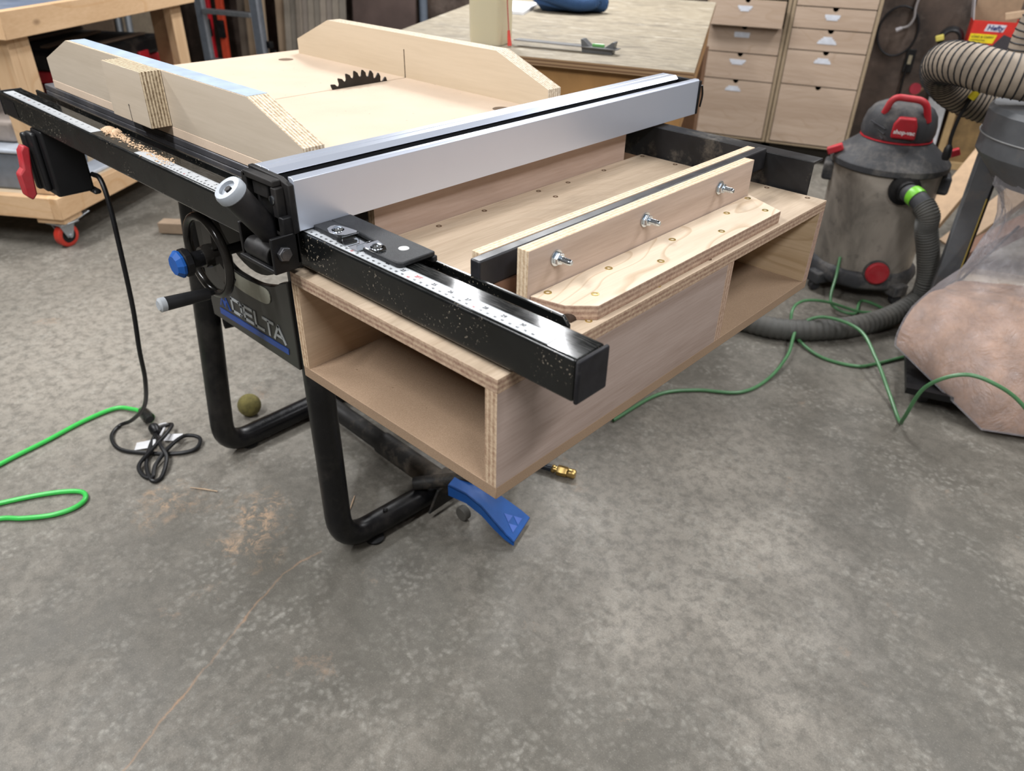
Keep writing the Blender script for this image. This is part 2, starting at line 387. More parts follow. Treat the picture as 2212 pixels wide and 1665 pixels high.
MB().box(BX0-.014, BX0-.0005, .125, .700, BZB+.03, .8665).build('upstand_board', UPST, box)
def screw(x, y, z, parent, r=.0046, mat=BRASSY, sunk=False):
    mb = MB().lathe([(r, -.001), (r, .0003), (r*.55, .0003), (r*.45, -.0012)], (x, y, z), n=14)
    mb.build('screw', mat, parent, label=None)
for x, y in ((.773, .150), (.776, .284), (.777, .404), (.687, .745), (.759, .745), (.434, .745), (.506, .745), (.434, .45), (.471, .449), (.4385, .32), (.4385, .227), (.4385, .52), (.4385, .62)):
    screw(x, y, BZT+.0002, box, .0042, BRASSY if y < .3 and x > .6 else flat('dark_screw', (.16, .10, .06), .5, .5))

# cleat and steel bar bolted on top of the box
cl = thing('bar_cleat', 'steel bar clamped between two plywood boards with three bolts, on top of the extension box', 'cleat', (.71, .37, BZT))
Y0c, Y1c = .118, .634
MB().box(.6355, .6495, .101, .752, BZT+.0004, .8738).build('cleat_board', ply('cleat_left', 'x', 'y', ((.52, .38, .29), (.62, .48, .36)), ((.78, .64, .46), (.50, .35, .22)), .0028, phase=1.1), cl, bevel=.0006)
bar = MB().prism([(.6500, .8385), (.6655, .8385), (.6655, .8735), (.6500, .8735)], .0835, .765, 'xz').build('steel_bar', speck_black('bar_black', .3, (.014, .014, .016), .5, thr=.72), cl, bevel=.0022, label='black rectangular steel tube between the boards')
MB().box(.6505, .668, .10, .70, BZT+.0004, .8383).build('spacer', flat('spacer_wood', (.24, .13, .08), .6), cl)
MB().box(.6905, .7075, Y0c, Y1c, BZT+.0004, .8885).build('cleat_board', OAKCLEAT, cl, bevel=.0007)
MB().box(.6660, .6904, Y0c+.06, Y1c-.04, .8386, .8640).build('shim', flat('dark_shim', (.03, .028, .026), .5), cl)
bp = MB().prism([(.7088, .122), (.752, .132), (.779, .158), (.779, .602), (.7088, .636)], BZT+.0003, BZT+.0183, 'xy').build('base_board', MAPLE, cl, bevel=.0006, label='pale maple plywood base board with clipped corners')
MB().lathe([(.0075, 0), (.0075, .012)], (.7545, .1315, BZT+.0008), (0, 1, 0), 16, sx=1).build('routed_groove', flat('groove_dark', (.05, .03, .02), .8), bp)
for x, y in ((.717, .143), (.758, .179), (.725, .249), (.758, .314), (.728, .387), (.759, .463), (.727, .534), (.761, .587), (.716, .618)):
    screw(x, y, BZT+.0186, bp, .0048)
cb = [c for c in cl.children if c.name.startswith('cleat_board')][-1]
for y in (.166, .345, .535):
    z = .8675
    b = MB().lathe([(.0098, 0), (.0098, .0016)], (.7077, y, z), (1, 0, 0), 22)
    b.hexa((.7093, y, z), (1, 0, 0), .0076, .0062)
    b.lathe([(.0034, 0), (.0040, .001), (.0034, .002)]+[(.0040 if k % 2 else .0035, .002+k*.0011) for k in range(1, 11)]+[(.0034, .0145), (.0026, .0155)], (.7155, y, z), (1, 0, 0), 14)
    b.build('bolt', STEEL, cb, label='zinc bolt end with washer and nut')

# ================================================================== TABLE SAW
saw = thing('table_saw', 'black contractor table saw with blue knob and tubular steel stand', 'table saw', (-.13, .43, 0))
TX0, TX1, TY0, TY1 = -.648, .378, .092, .762
tt = MB().box(TX0, TX1, TY0+.001, TY1, ZT-.012, ZT)
tt.box(TX0, TX0+.012, TY0+.001, TY1, ZT-.04, ZT-.012); tt.box(TX1-.012, TX1, TY0+.001, TY1, ZT-.04, ZT-.012)
tt.box(TX0+.012, TX1-.012, TY0+.001, TY0+.013, ZT-.04, ZT-.012)
for k in range(1, 8):
    x = TX0+k*(TX1-TX0)/8; tt.box(x-.004, x+.004, TY0+.013, TY1-.01, ZT-.036, ZT-.012)
tt.build('table_top', CASTG, saw, bevel=.002)
# front tube rail
rail_ = MB().box(-.632, .8705, 0, .0453, .8217, ZT).build('front_rail', BLACK, saw, bevel=.0035, seg=3, label='black square tube fence rail')
MB().box(-.626, .8695, .0034, .0419, ZT-.0002, ZT+.0003).build('rail_wear_face', BLACKTOP, rail_)
MB().box(.8706, .8758, -.0006, .0459, .8211, ZT+.0004).build('end_cap', flat('black_cap', (.011, .011, .014), .42, 0, .3, 60, (.3, .27, .24), .25), rail_, bevel=.005, seg=3)
MB().box(-.6375, -.6322, -.0006, .0459, .8211, ZT+.0004).build('end_cap', flat('black_cap', (.011, .011, .014), .42), rail_, bevel=.005, seg=3)
mo = .0347; ZR = ZT+.0004
def tape(x0, x1, right):
    t = MB().box(x0, x1, .0042, .0225, ZR, ZR+.0004).build('ruler_tape', TAPE, rail_, smooth=False, label='white inch and centimetre ruler tape')
    ink = MB(); z = ZR+.0006
    def tick(x, ya, yb, w=.00022): ink.add([(x-w, ya, z), (x+w, ya, z), (x+w, yb, z), (x-w, yb, z)], [(0, 1, 2, 3)])
    red = MB()
    if right:
        n = int((x1-.02-mo)/.0254)
        for i in range(0, n*16+6):
            x = mo+i*.0254/16
            if x < x0+.004 or x > x1-.03: continue
            ln = .0045 if i % 16 == 0 else .0032 if i % 8 == 0 else .0024 if i % 4 == 0 else .0015
            tick(x, .0222-ln, .0222, .00013)
        for i in range(1, n+1):
            x = mo+i*.0254-.0035
            if i % 12 == 0:
                red.mesh(*textgeo('%dFT' % (i//12), .0062, .00016), frameM((x, .0155, z), (1, 0, 0), (0, 1, 0)))
            else:
                ink.mesh(*textgeo(str(i), .0066, .00018), frameM((x, .0155, z), (1, 0, 0), (0, 1, 0)))
        for i in range(0, 79):
            x = mo+i*.01
            if x < x0+.005: continue
            tick(x, .0045, .0062, .00013); tick(x+.005, .0045, .0056, .0001)
            if i:
                s = str(i % 10*10) if i % 10 else str(i)
                (red if i % 10 == 0 else ink).mesh(*textgeo(s, .0040, .00006), frameM((x-.0025, .0083, z), (1, 0, 0), (0, 1, 0)))
    else:
        for i in range(0, 400):
            x = x1-.012-i*.0254/8
            if x < x0+.02: break
            tick(x, .0052, .0052+(.0040 if i % 8 == 0 else .0022), .00018)
            if i % 8 == 0 and i:
                (red if i//8 == 12 else ink).mesh(*textgeo(str(i//8), .0062, .0002), frameM((x, .0150, z), (1, 0, 0), (0, 1, 0)))
    ink.build('ruler_print', INK, t, smooth=False, label='black ruler numerals and ticks')
    if red.v: red.build('ruler_print', REDINK, t, smooth=False, label='red ruler numerals')
    return t
tape(-.612, -.186, False); tape(-.022, .8335, True)
# warning sticker on the front of the rail's left end
wl = MB().add([(-.612, -.0006, .829), (-.545, -.0006, .829), (-.552, -.0006, .859), (-.615, -.0006, .859)], [(0, 1, 2, 3)]).build('warning_label', flat('sticker_black', (.008, .008, .01), .3), rail_, smooth=False)
g = MB(); w_ = MB()
for k in range(4):
    g.add([(-.609, -.001, .850-k*.0055), (-.595, -.001, .850-k*.0055), (-.595, -.001, .8535-k*.0055), (-.609, -.001, .8535-k*.0055)], [(0, 1, 2, 3)])
    w_.add([(-.592, -.001, .8505-k*.0055), (-.558, -.001, .8505-k*.0055), (-.558, -.001, .8522-k*.0055), (-.592, -.001, .8522-k*.0055)], [(0, 1, 2, 3)])
# angle irons behind the tube and at the back
an = MB().prism([(-.650, .800), (.803, .800), (.803, .849), (.795, .858), (-.650, .858)], .0735, .0785, 'xz')
an.box(-.640, .79, .046, .0735, .8035, .8075)
an = an.build('angle_rail', BLACK, saw, bevel=.0012)
for x in (.637, .661, .60):
    MB().lathe([(.0075, 0), (.0075, .002), (.004, .0035)], (x, .0735, .842), (0, -1, 0), 16).build('rail_bolt', BLACKM, an)
for x in (-.54, -.43, -.33, -.22, -.05, .1, .25):
    MB().lathe([(.006, 0), (.006, .0015), (.003, .003)], (x, .0735, .842), (0, -1, 0), 12).build('rail_bolt', BLACKM, an)
rr = MB().prism([(.7642, .808), (.7690, .808), (.7690, .8625), (.800, .8625), (.8012, .8675), (.7642, .8675)], -.65, .7485, 'yz').build('rear_rail', flat('rear_rail_black', (.014, .014, .015), .35, 0, .3, 20, (.26, .22, .17), .8), saw, bevel=.001, label='black angle iron rear rail')
# blade
bl = MB(); rb = .127; cyb = .53; cz = .787; nt_ = 38; poly = []
for i in range(nt_):
    a = 2*PI*i/nt_; s = 2*PI/nt_
    for da, r in ((0, rb), (.10*s, rb*1.0), (.42*s, rb*.962), (.50*s, rb*.925), (.62*s, rb*.90), (.78*s, rb*.90), (.90*s, rb*.925), (.93*s, rb*.96)):
        poly.append((cyb-math.cos(a+da)*r, cz+math.sin(a+da)*r))
bl.prism(poly, -.1395, -.1365, 'yz'); bl.build('saw_blade', flat('dark_blade_steel', (.035, .03, .028), .42, .7, .2, 40), saw, smooth=False)
# cabinet under the table with lettered front plate
PY = .158
cab = MB()
cab.box(-.185, -.180, PY, PY+.05, .474, .80); cab.box(.1245, .1295, PY, PY+.05, .474, .80)
cab.box(-.185, .1295, PY, .62, .795, .83); cab.box(-.185, -.180, PY+.05, .62, .70, .795); cab.box(.1245, .1295, PY+.05, .62, .70, .795)
cab = cab.build('saw_cabinet', flat('grey_green_sheet_metal', (.035, .034, .031), .38, 0, .2, 8), saw, bevel=.002)
def arcpts(cx, cz, r, a0, a1, n): return [(cx+r*math.cos(a0+(a1-a0)*i/n), cz+r*math.sin(a0+(a1-a0)*i/n)) for i in range(n+1)]
def smooth2(pts, k=5):
    return [(v.x, v.y) for v in crom([(a, b, 0) for a, b in pts], k)]
upper = smooth2([(-.1000, .660), (-.0847, .6289), (-.0574, .6147), (-.0186, .6118), (.0319, .6145), (.0833, .6281), (.1045, .640)])
poly = [(-.185, .474), (.1295, .4712), (.1295, .650)]+upper[::-1]+[(-.115, .80), (-.185, .80)]
GP = flat('grey_green_sheet_metal', (.035, .034, .031), .38)
pl = MB().prism(poly, PY-.012, PY, 'xz').build('front_plate', GP, saw, bevel=.002, label='dark grey front plate lettered DELTA')
sc_up = smooth2([(-.0960, .650), (-.0840, .6270), (-.0570, .6127), (-.0186, .6098), (.0380, .6135), (.0590, .6120), (.0660, .6040)])
sc_lo = smooth2([(-.1010, .620), (-.0911, .6010), (-.0680, .5840), (-.0296, .5779), (.0372, .5793), (.0594, .5860), (.0660, .5960)])
MB().prism(sc_up+sc_lo[::-1], PY-.0140, PY-.0125, 'xz').build('tilt_scale', flat('pale_scale_plate', (.40, .40, .33), .5), pl, smooth=False, label='pale curved bevel scale')
MB().prism([(-.1490, .4895), (.1010, .4935), (.1020, .5060), (-.1480, .5030)], PY-.0134, PY-.0122, 'xz').build('stripe', flat('badge_blue', (.012, .06, .30), .4), pl, smooth=False, label='blue stripe')
mbx = MB()
def stroke(pts, w=.0056):
    for (a, b) in zip(pts, pts[1:]):
        A_, B_ = Vector(a), Vector(b); d = (B_-A_); n = Vector((-d.y, d.x)).normalized()*w/2; e = d.normalized()*w*.45
        q = [A_-e-n, B_+e-n, B_+e+n, A_-e+n]
        mbx.prism([(v.x, v.y) for v in q], PY-.0136, PY-.0123, 'xz')
LZ0, LZ1 = .5150, .5430
def lx(a): return -.091+a*.187
stroke([(lx(0), LZ0), (lx(0), LZ1), (lx(.155), LZ1), (lx(.185), LZ1-.006), (lx(.185), LZ0+.006), (lx(.155), LZ0), (lx(0), LZ0)])
stroke([(lx(.40), LZ1), (lx(.245), LZ1), (lx(.245), LZ0), (lx(.40), LZ0)]); stroke([(lx(.26), (LZ0+LZ1)/2), (lx(.385), (LZ0+LZ1)/2)])
stroke([(lx(.46), LZ1+.001), (lx(.46), LZ0), (lx(.60), LZ0)])
stroke([(lx(.615), LZ1), (lx(.80), LZ1)]); stroke([(lx(.71), LZ1-.002), (lx(.71), LZ0-.001)])
stroke([(lx(.80), LZ0-.001), (lx(.895), LZ1+.001), (lx(.99), LZ0-.001)]); stroke([(lx(.86), LZ0+.008), (lx(.94), LZ0+.008)], .005)
mbx.build('lettering', flat('badge_silver', (.42, .44, .45), .4), pl, smooth=False, label='silver DELTA lettering')
MB().prism([(-.1440, .511), (-.1010, .511), (-.1225, .549)], PY-.0134, PY-.0124, 'xz').build('emblem', flat('badge_blue', (.012, .06, .30), .4), pl, smooth=False, label='blue triangle emblem')
tr2 = MB()
for (x, z) in ((-.1375, .5125), (-.1205, .5125), (-.1290, .5285)):
    tr2.prism([(x, z), (x+.0130, z), (x+.0065, z+.0135)], PY-.0142, PY-.0136, 'xz')
tr2.build('emblem', flat('badge_dark', (.03, .035, .05), .4), pl, smooth=False, label='dark inner triangles of the emblem')
# trunnion casting visible above the plate
tr = MB().prism(arcpts(.062, .775, .122, PI, 2*PI, 20)+[(.184, .852), (-.060, .852)], .128, .136, 'xz')
tr.prism(arcpts(.062, .775, .105, PI, 2*PI, 20)+[(.167, .852), (-.043, .852)], .20, .21, 'xz')
tr.build('trunnion_bracket', flat('trunnion_black', (.018, .017, .015), .5), saw, bevel=.001)
# handwheel
hw = Vector((.026, .066, .692)); hwR = .068
rim = MB(); ring = [hw+Vector((math.cos(a)*hwR, 0, math.sin(a)*hwR)) for a in [2*PI*i/48 for i in range(48)]]
rim.tube(ring, .0078, 12, closed=True)
rim.lathe([(.018, -.012), (.020, 0), (.018, .022)], hw, (0, 1, 0), 24)
for k in range(3):
    a = math.radians(205+120*k); d = Vector((math.cos(a), 0, math.sin(a)))
    rim.obox(hw+d*.042+Vector((0, .006, 0)), d, (0, 1, 0), d.cross(Vector((0, 1, 0))), .026, .004, .015)
hwheel = rim.build('handwheel', flat('wheel_black', (.02, .018, .016), .18, 0, .2, 20), saw, bevel=.0)
MB().cyl(hw+Vector((0, .02, 0)), hw+Vector((0, .145, 0)), .009).build('spindle', BLACKM, hwheel)
kb = MB().lathe([(.0135, .030), (.0135, .012)], hw, (0, -1, 0), 16); kb.lathe([(.022, .034), (.024, .036), (.024, .046), (.022, .048)], hw, (0, -1, 0), 10); kb.build('lock_knob', BLACKM, hwheel, label='black knob hub')
MB().lathe([(.0215, .0482), (.0235, .050), (.0235, .054), (.0165, .062)], hw, (0, -1, 0), 10).build('lock_knob', BLUE, hwheel, ang=15, label='blue faceted knob face')
h0 = hw+Vector((.004, -.004, -.066)); h1 = Vector((.028, -.037, .634))
MB().tube([h0, h0.lerp(h1, .1), h0.lerp(h1, .12), h0.lerp(h1, .88)], [.004, .005, .0105, .0120], 18).build('crank_handle', flat('handle_black', (.014, .014, .015), .5, 0, .2, 30), hwheel)
MB().tube([h0.lerp(h1, .88), h0.lerp(h1, .97), h1], [.0122, .0122, .0085], 18).build('crank_handle', GREYP, hwheel, label='grey end cap of the crank handle')
# switch box with red paddle
sw = MB().box(-.505, -.452, .0, .072, .690, .8205); sw.box(-.512, -.440, .064, .080, .684, .694)
sw.box(-.516, -.498, -.018, .05, .700, .812); sw.box(-.508, -.470, -.012, 0, .700, .815)
sw = sw.build('power_switch', flat('switch_black', (.012, .012, .013), .4), saw, bevel=.006, seg=3, label='black switch box under the rail')
pd = MB().prism([(-.018, .790), (-.028, .795), (-.036, .785), (-.040, .752), (-.050, .742), (-.050, .700), (-.040, .690), (-.030, .700), (-.026, .745)], -.498, -.472, 'yz')
pd.build('paddle', REDP, sw, bevel=.003, label='red stop paddle')
# stand: two bent tubes + cross members
def bend(p, r=.085, n=8):
    """polyline with rounded corners"""
    P = [Vector(q) for q in p]; out = [P[0]]
    for i in range(1, len(P)-1):
        a = (P[i-1]-P[i]).normalized(); b = (P[i+1]-P[i]).normalized()
        rr_ = min(r, (P[i-1]-P[i]).length*.45, (P[i+1]-P[i]).length*.45)
        A, B = P[i]+a*rr_, P[i]+b*rr_
        for k in range(n+1):
            t = k/n; out.append(A*(1-t)**2+P[i]*2*t*(1-t)+B*t*t)
    out.append(P[-1]); return out
RT = .0275
lg = MB().tube(bend([(.128, .182, .80), (.150, .170, .030), (.178, .70, .030), (.13, .69, .80)], .075), RT, 24).build('stand_leg', TUBE, saw)
lg2 = MB().tube(bend([(-.252, .190, .80), (-.342, .168, .030), (-.342, .70, .030), (-.26, .69, .80)], .075), RT, 24).build('stand_leg', TUBE, saw)
for (x, y, p) in ((.168, .245, lg), (-.342, .235, lg2), (-.342, .62, lg2)):
    MB().lathe([(.019, 0), (.021, .003), (.021, .007), (.010, .012)], (x, y, 0), n=22).build('foot_pad', flat('rubber_black', (.012, .012, .013), .6), p)
for x, y, z, p in ((.150+.012, .285, .0575, lg), (.155, .12, .9, None)):
    if p: MB().lathe([(.005, -.002), (.006, .002), (.003, .005)], (x, y, z), n=12).build('bolt', BLACKM, p)
cr = MB().tube([(-.342, .455, .045), (-.05, .447, .046)], .0245, 20); cr.tube([(-.05, .447, .046), (.17, .443, .046)], .029, 20)
cr.build('cross_tube', DUSTY, saw)
MB().tube([(-.27, .20, .40), (-.20, .45, .40), (-.18, .66, .40)], .014, 14).build('brace', TUBE, saw)
MB().tube([(-.25, .66, .43), (.12, .66, .43)], .014, 14).build('brace', TUBE, saw)
MB().tube([(.13, .66, .095), (-.33, .52, .06)], .012, 12).build('brace', TUBE, saw)
# mobile base bracket, caster and blue pedal at the right
bk = MB().prism([(.37, .020), (.475, .022), (.475, .078), (.400, .072)], .205, .212, 'yz'); bk.box(.16, .212, .44, .47, .04, .075)
bk.build('pedal_bracket', DUSTY, saw, bevel=.002)
MB().tube([(.15, .38, .07), (.26, .47, .10)], .016, 12).build('pedal_bracket', DUSTY, saw)
pr = [(.240, .102, .024), (.275, .088, .026), (.310, .070, .029), (.340, .052, .034), (.368, .030, .040), (.392, .022, .040)]
pm = MB(); rows = []
import itertools
dirp = Vector((.90, .30, 0)).normalized(); side = Vector((-dirp.y, dirp.x, 0)); o0 = Vector((.231, .432, 0))
prof = [(0, .104, .029), (.045, .094, .028), (.085, .074, .031), (.118, .052, .038), (.150, .030, .044), (.172, .015, .045)]
vs = []
for d, z, hwid in prof:
    c = o0+dirp*d
    for sgn, zz in ((-1, z), (1, z), (1, z-.004), (-1, z-.004)):
        q = c+side*hwid*sgn; vs.append((q.x, q.y, zz))
fs = []
for i in range(len(prof)-1):
    for k in range(4): fs.append((i*4+k, i*4+(k+1) % 4, (i+1)*4+(k+1) % 4, (i+1)*4+k))
fs += [(3, 2, 1, 0), tuple((len(prof)-1)*4+k for k in range(4))]
pm.add(vs, fs)
# near side flange that curls down to the floor
near = []
for d, z, hwid in prof: 
    q = o0+dirp*d-side*hwid; near.append((q, z))
low = [.074, .066, .048, .028, .012, .004]
vs = []
for (q, z), lz in zip(near, low):
    vs += [(q.x, q.y, z), (q.x, q.y, lz), (q.x+side.x*.004, q.y+side.y*.004, lz), (q.x+side.x*.004, q.y+side.y*.004, z)]
fs = [(i*4+k, i*4+(k+1) % 4, (i+1)*4+(k+1) % 4, (i+1)*4+k) for i in range(len(prof)-1) for k in range(4)]+[(0, 1, 2, 3), tuple((len(prof)-1)*4+k for k in (3, 2, 1, 0))]
pm.add(vs, fs)
ped = pm.build('foot_pedal', BLUE, saw, ang=30, label='blue steel foot pedal')
em = MB(); ec = o0+dirp*.146+Vector((0, 0, .0330))
slope = Vector((dirp.x*.032, dirp.y*.032, -.022)).normalized()
def pt(u, v): return ec+slope*u+side*v
for (u, v) in ((-.010, 0), (.006, -.0105), (.006, .0105)):
    nrm = side.cross(slope).normalized()*-1
    if nrm.z < 0: nrm = -nrm
    a = [pt(u*1.35-.010, v*1.3)+nrm*.0008, pt(u*1.35+.010, v*1.3-.012)+nrm*.0008, pt(u*1.35+.010, v*1.3+.012)+nrm*.0008]
    em.add(a, [(0, 1, 2)])
em.build('emblem', flat('pedal_emblem', (.07, .15, .50), .35), ped, smooth=False, label='three small raised triangles')
MB().lathe([(.016, -.009), (.018, -.006), (.018, .006), (.016, .009)], (.262, .43, .018), (0, 1, 0), 20).build('caster_wheel', flat('caster_grey', (.09, .085, .075), .6), saw)
# motor body behind the cabinet
MB().lathe([(.055, 0), (.07, .01), (.07, .20), (.055, .22)], (-.02, .80, .60), (-1, 0, 0), 24).build('motor', BLACKM, saw)
# power cord from the switch to the floor, coiled and tied
cordm = flat('black_cord', (.011, .011, .012), .38, 0, .2, 30)
cpts = [(-.458, .076, .722), (-.432, .080, .716), (-.408, .076, .672), (-.388, .066, .58), (-.382, .057, .45), (-.395, .05, .34), (-.43, .055, .24), (-.52, .065, .12), (-.62, .055, .03), (-.655, .030, .006), (-.62, -.005, .006), (-.55, -.012, .006), (-.48, .035, .006), (-.43, .085, .006),
        (-.415, .125, .008), (-.445, .150, .012), (-.475, .125, .016), (-.455, .075, .018), (-.42, .020, .010), (-.385, -.005, .006), (-.405, -.018, .006), (-.445, -.01, .012), (-.475, .04, .020), (-.51, .095, .022), (-.545, .125, .018), (-.555, .095, .012), (-.51, .05, .010), (-.44, .005, .008), (-.375, -.012, .006), (-.37, .01, .006), (-.42, .05, .016), (-.47, .06, .022), (-.545, .078, .012)]
cord = MB().tube(crom(cpts, 8), .0052, 10).build('power_cord', cordm, saw, label='black power cord hanging from the switch to the floor')
MB().lathe([(.008, 0), (.014, .01), (.014, .03), (.006, .04)], (-.542, .082, .014), (-.75, .12, 0), 14).build('plug', cordm, cord)

# ------------------------------------------------------------------ blade insert etc. hidden under the sled
# ================================================================== RIP FENCE
fn = thing('rip_fence', 'silver aluminium rip fence with black lever handle lying across the table saw', 'fence', (.405, .44, ZT))
FX0, FX1, FZ0, FZ1 = .364, .4476, ZT+.004, .936
prof = [(FX0, FZ0), (FX1, FZ0), (FX1, FZ1-.003), (FX1-.003, FZ1), (FX1-.0110, FZ1), (FX1-.0110, FZ1-.003), (FX1-.009, FZ1-.005), (FX1-.009, FZ1-.034), (FX0+.030, FZ1-.034), (FX0+.030, FZ1-.0080), (FX0+.0375, FZ1-.0062), (FX0+.0300, FZ1), (FX0+.016, FZ1), (FX0+.0145, FZ1-.0014), (FX0+.0130, FZ1), (FX0+.001, FZ1), (FX0, FZ1-.001)]
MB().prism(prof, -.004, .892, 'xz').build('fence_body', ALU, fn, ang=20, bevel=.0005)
MB().box(FX0+.0305, FX1-.0095, -.003, .891, FZ1-.0338, FZ1-.0325).box(FX0+.0303, FX0+.0340, -.003, .891, FZ1-.0324, FZ1-.0086).build('slot_shade', flat('slot_shade_black', (.01, .01, .011), .5), fn)  # added black strips paint the shade inside the fence slot
ec1 = MB().prism([(FX0-.002, FZ0-.002), (FX1+.0005, FZ0-.002), (FX1+.0005, FZ1-.006), (FX1-.012, FZ1-.0035), (FX1-.018, FZ1-.001), (FX0-.002, FZ1+.0005)], -.012, -.0045, 'xz')
ec1.box(FX0, FX0+.010, -.024, -.012, FZ0+.002, FZ1-.004); ec1.box(FX1-.020, FX1-.010, -.024, -.012, FZ0, FZ1-.010)
ec1.box(FX0+.004, FX1-.014, -.024, -.012, FZ1-.010, FZ1-.002)
ec1.box(FX0+.015, FX0+.048, -.019, -.012, FZ1-.030, FZ1-.012)
ec1.box(FX1-.020, FX1-.002, -.024, -.004, FZ0-.004, FZ0+.02)
ec1.build('end_plate', BLACKM, fn, bevel=.0015)
MB().prism([(FX0, FZ0+.01), (FX1+.002, FZ0), (FX1+.003, FZ1-.003), (FX0, FZ1-.002)], .8925, .897, 'xz').build('end_plate', BLACKM, fn, bevel=.001)
MB().tube(bend([(FX1+.002, .901, FZ1-.012), (FX1+.003, .906, FZ1-.03), (FX1+.002, .903, FZ0+.012)], .01), .0018, 8).build('rear_hook', BLACKM, fn)
nb = MB().hexa((FX1-.019, -.012, FZ1-.0255), (0, -1, 0), .0075, .010); nb.lathe([(.0052, 0), (.0052, .013), (.0042, .0135)], (FX1-.019, -.012, FZ1-.0255), (0, -1, 0), 16)
nb.build('lock_nut', STEEL, fn)
# clamp head bracket
hd = MB().box(FX1-.006, FX1-.001, -.044, -.006, .828, .872)
hd.box(FX0, FX0+.005, -.040, -.006, .828, .872); hd.box(FX0, FX1-.001, -.012, -.0055, .832, .872)
hd.box(FX0, FX1-.001, -.044, -.012, .826, .831)
hd.lathe([(.013, 0), (.013, .052)], (FX0+.012, -.030, .842), (1, 0, 0), 20)
hd.build('clamp_head', BLACKM, fn, bevel=.0015)
MB().hexa((FX1-.001, -.030, .851), (1, 0, 0), .0092, .0065).lathe([(.0062, .0065), (.0062, .0075)], (FX1-.001, -.030, .851), (1, 0, 0), 18).build('pivot_bolt', flat('old_bolt', (.14, .14, .15), .32, .8, .2, 60), fn)
# cursor plate and its hairline lenses
cp = MB().prism([(.4485, .040), (.500, .040), (.546, .036), (.5465, .0135), (.607, .0135), (.612, .018), (.612, .066), (.4485, .070)], ZR+.0015, ZR+.0075, 'xy')
cp.prism([(.4485, .0145), (.500, .0125), (.500, .040), (.4485, .040)], ZR+.0015, ZR+.0075, 'xy')
cp.box(.4485, .612, .062, .0695, ZR-.006, ZR+.0015)
cp = cp.build('cursor_plate', flat('powder_black', (.02, .021, .023), .38, 0, .5, 220, bmp=.3), fn, bevel=.0015)
MB().lathe([(.0062, 0), (.0062, .0004)], (.582, .0450, ZR+.0076), n=24).build('hole_plug', flat('white_plug', (.7, .7, .7), .4), cp)
def glass(name, col=(.9, .95, .97)):
    if name in _M: return _M[name]
    m, nt, b = newmat(name); b.inputs['Base Color'].default_value = c4(col); b.inputs['Roughness'].default_value = .05
    b.inputs['Transmission Weight'].default_value = 1.0; b.inputs['IOR'].default_value = 1.3; _M[name] = m; return m
GL = glass('clear_lens'); zl = ZR+.0078
ln = MB().prism([(.4700, .0245), (.4735, .0170), (.4850, .0125), (.4985, .0128), (.5060, .0195), (.5085, .0345), (.5040, .0385), (.4900, .0370), (.4760, .0340), (.4705, .0300)], zl, zl+.0014, 'xy')
ln.prism([(.5000, .0100), (.5420, .0090), (.5410, .0320), (.5050, .0370)], ZR+.0014, ZR+.0024, 'xy')
ln.prism([(.5085, .0130), (.5100, .0130), (.5115, .0355), (.5100, .0360)], ZR+.0014, zl+.0014, 'xy')
ln.prism([(.5400, .0100), (.5412, .0100), (.5412, .0310), (.5400, .0310)], ZR+.0014, zl+.0014, 'xy')
ln.prism([(.5435, .0160), (.5530, .0125), (.5680, .0125), (.5740, .0180), (.5740, .0270), (.5660, .0325), (.5445, .0375)], zl, zl+.0014, 'xy')
ln.build('cursor_lens', GL, cp, bevel=.0004)
for x, y in ((.4860, .0240), (.5600, .0240)):
    MB().lathe([(.0062, 0), (.0062, .001), (.005, .003), (.002, .004)], (x, y, zl+.0015), n=18).build('screw', STEEL, cp)
    MB().lathe([(.0076, 0), (.0076, .0012)], (x, y, zl+.0002), n=22).build('washer', STEEL, cp)
# lever
a0 = Vector((.405, -.018, .862)); a1 = Vector((.405, -.0655, .930)); dd = (a1-a0).normalized()
lv = MB().tube([a0-dd*.012, a0, a1-dd*.014], [.010, .0155, .0165], 22).build('lever_handle', flat('lever_black', (.014, .014, .017), .35, 0, .2, 30, (.08, .07, .06), .4), fn)
MB().lathe([(.0166, 0), (.0185, .002), (.0185, .009), (.0165, .013), (.0105, .0132), (.0095, .009)], a1-dd*.014, dd, 26).build('end_cap', flat('lever_cap_grey', (.33, .36, .40), .4), lv, label='light grey cap of the lever')
MB().hexa(a1-dd*.006, dd, .0045, .004).build('cap_screw', BLACKM, lv)

# ================================================================== CROSSCUT SLED
sl = thing('crosscut_sled', 'crosscut sled with MDF base and two birch plywood fences on the table saw', 'sled', (-.137, .4, ZT))
SZ0, SZ1 = ZT+.0012, ZT+.0165
kx = -.138
b0 = MB().box(-.590, kx-.0017, .094, .690, SZ0, SZ1); b0.box(kx+.0017, .318, .094, .690, SZ0, SZ1)
b0.box(kx-.0017, kx+.0017, .094, .300, SZ0, SZ1-.0005)
b0.build('base_board', MDFP, sl, bevel=.0005)
MB().box(kx-.0019, kx+.0019, .30, .6545, SZ0-.0006, SZ0+.003).build('kerf', flat('kerf_dark', (.05, .03, .02), .9), sl)
def fence_poly(x0, x1, xa, xb, zc, zt): return [(x0, SZ1), (x1, SZ1), (x1, zc), (xb, zt), (xa, zt), (x0, zc)]
ff = MB().prism(fence_poly(-.590, .318, -.459, .190, .926, .9728), .0945, .1295, 'xz').build('front_fence', BIRCH, sl, bevel=.0005)
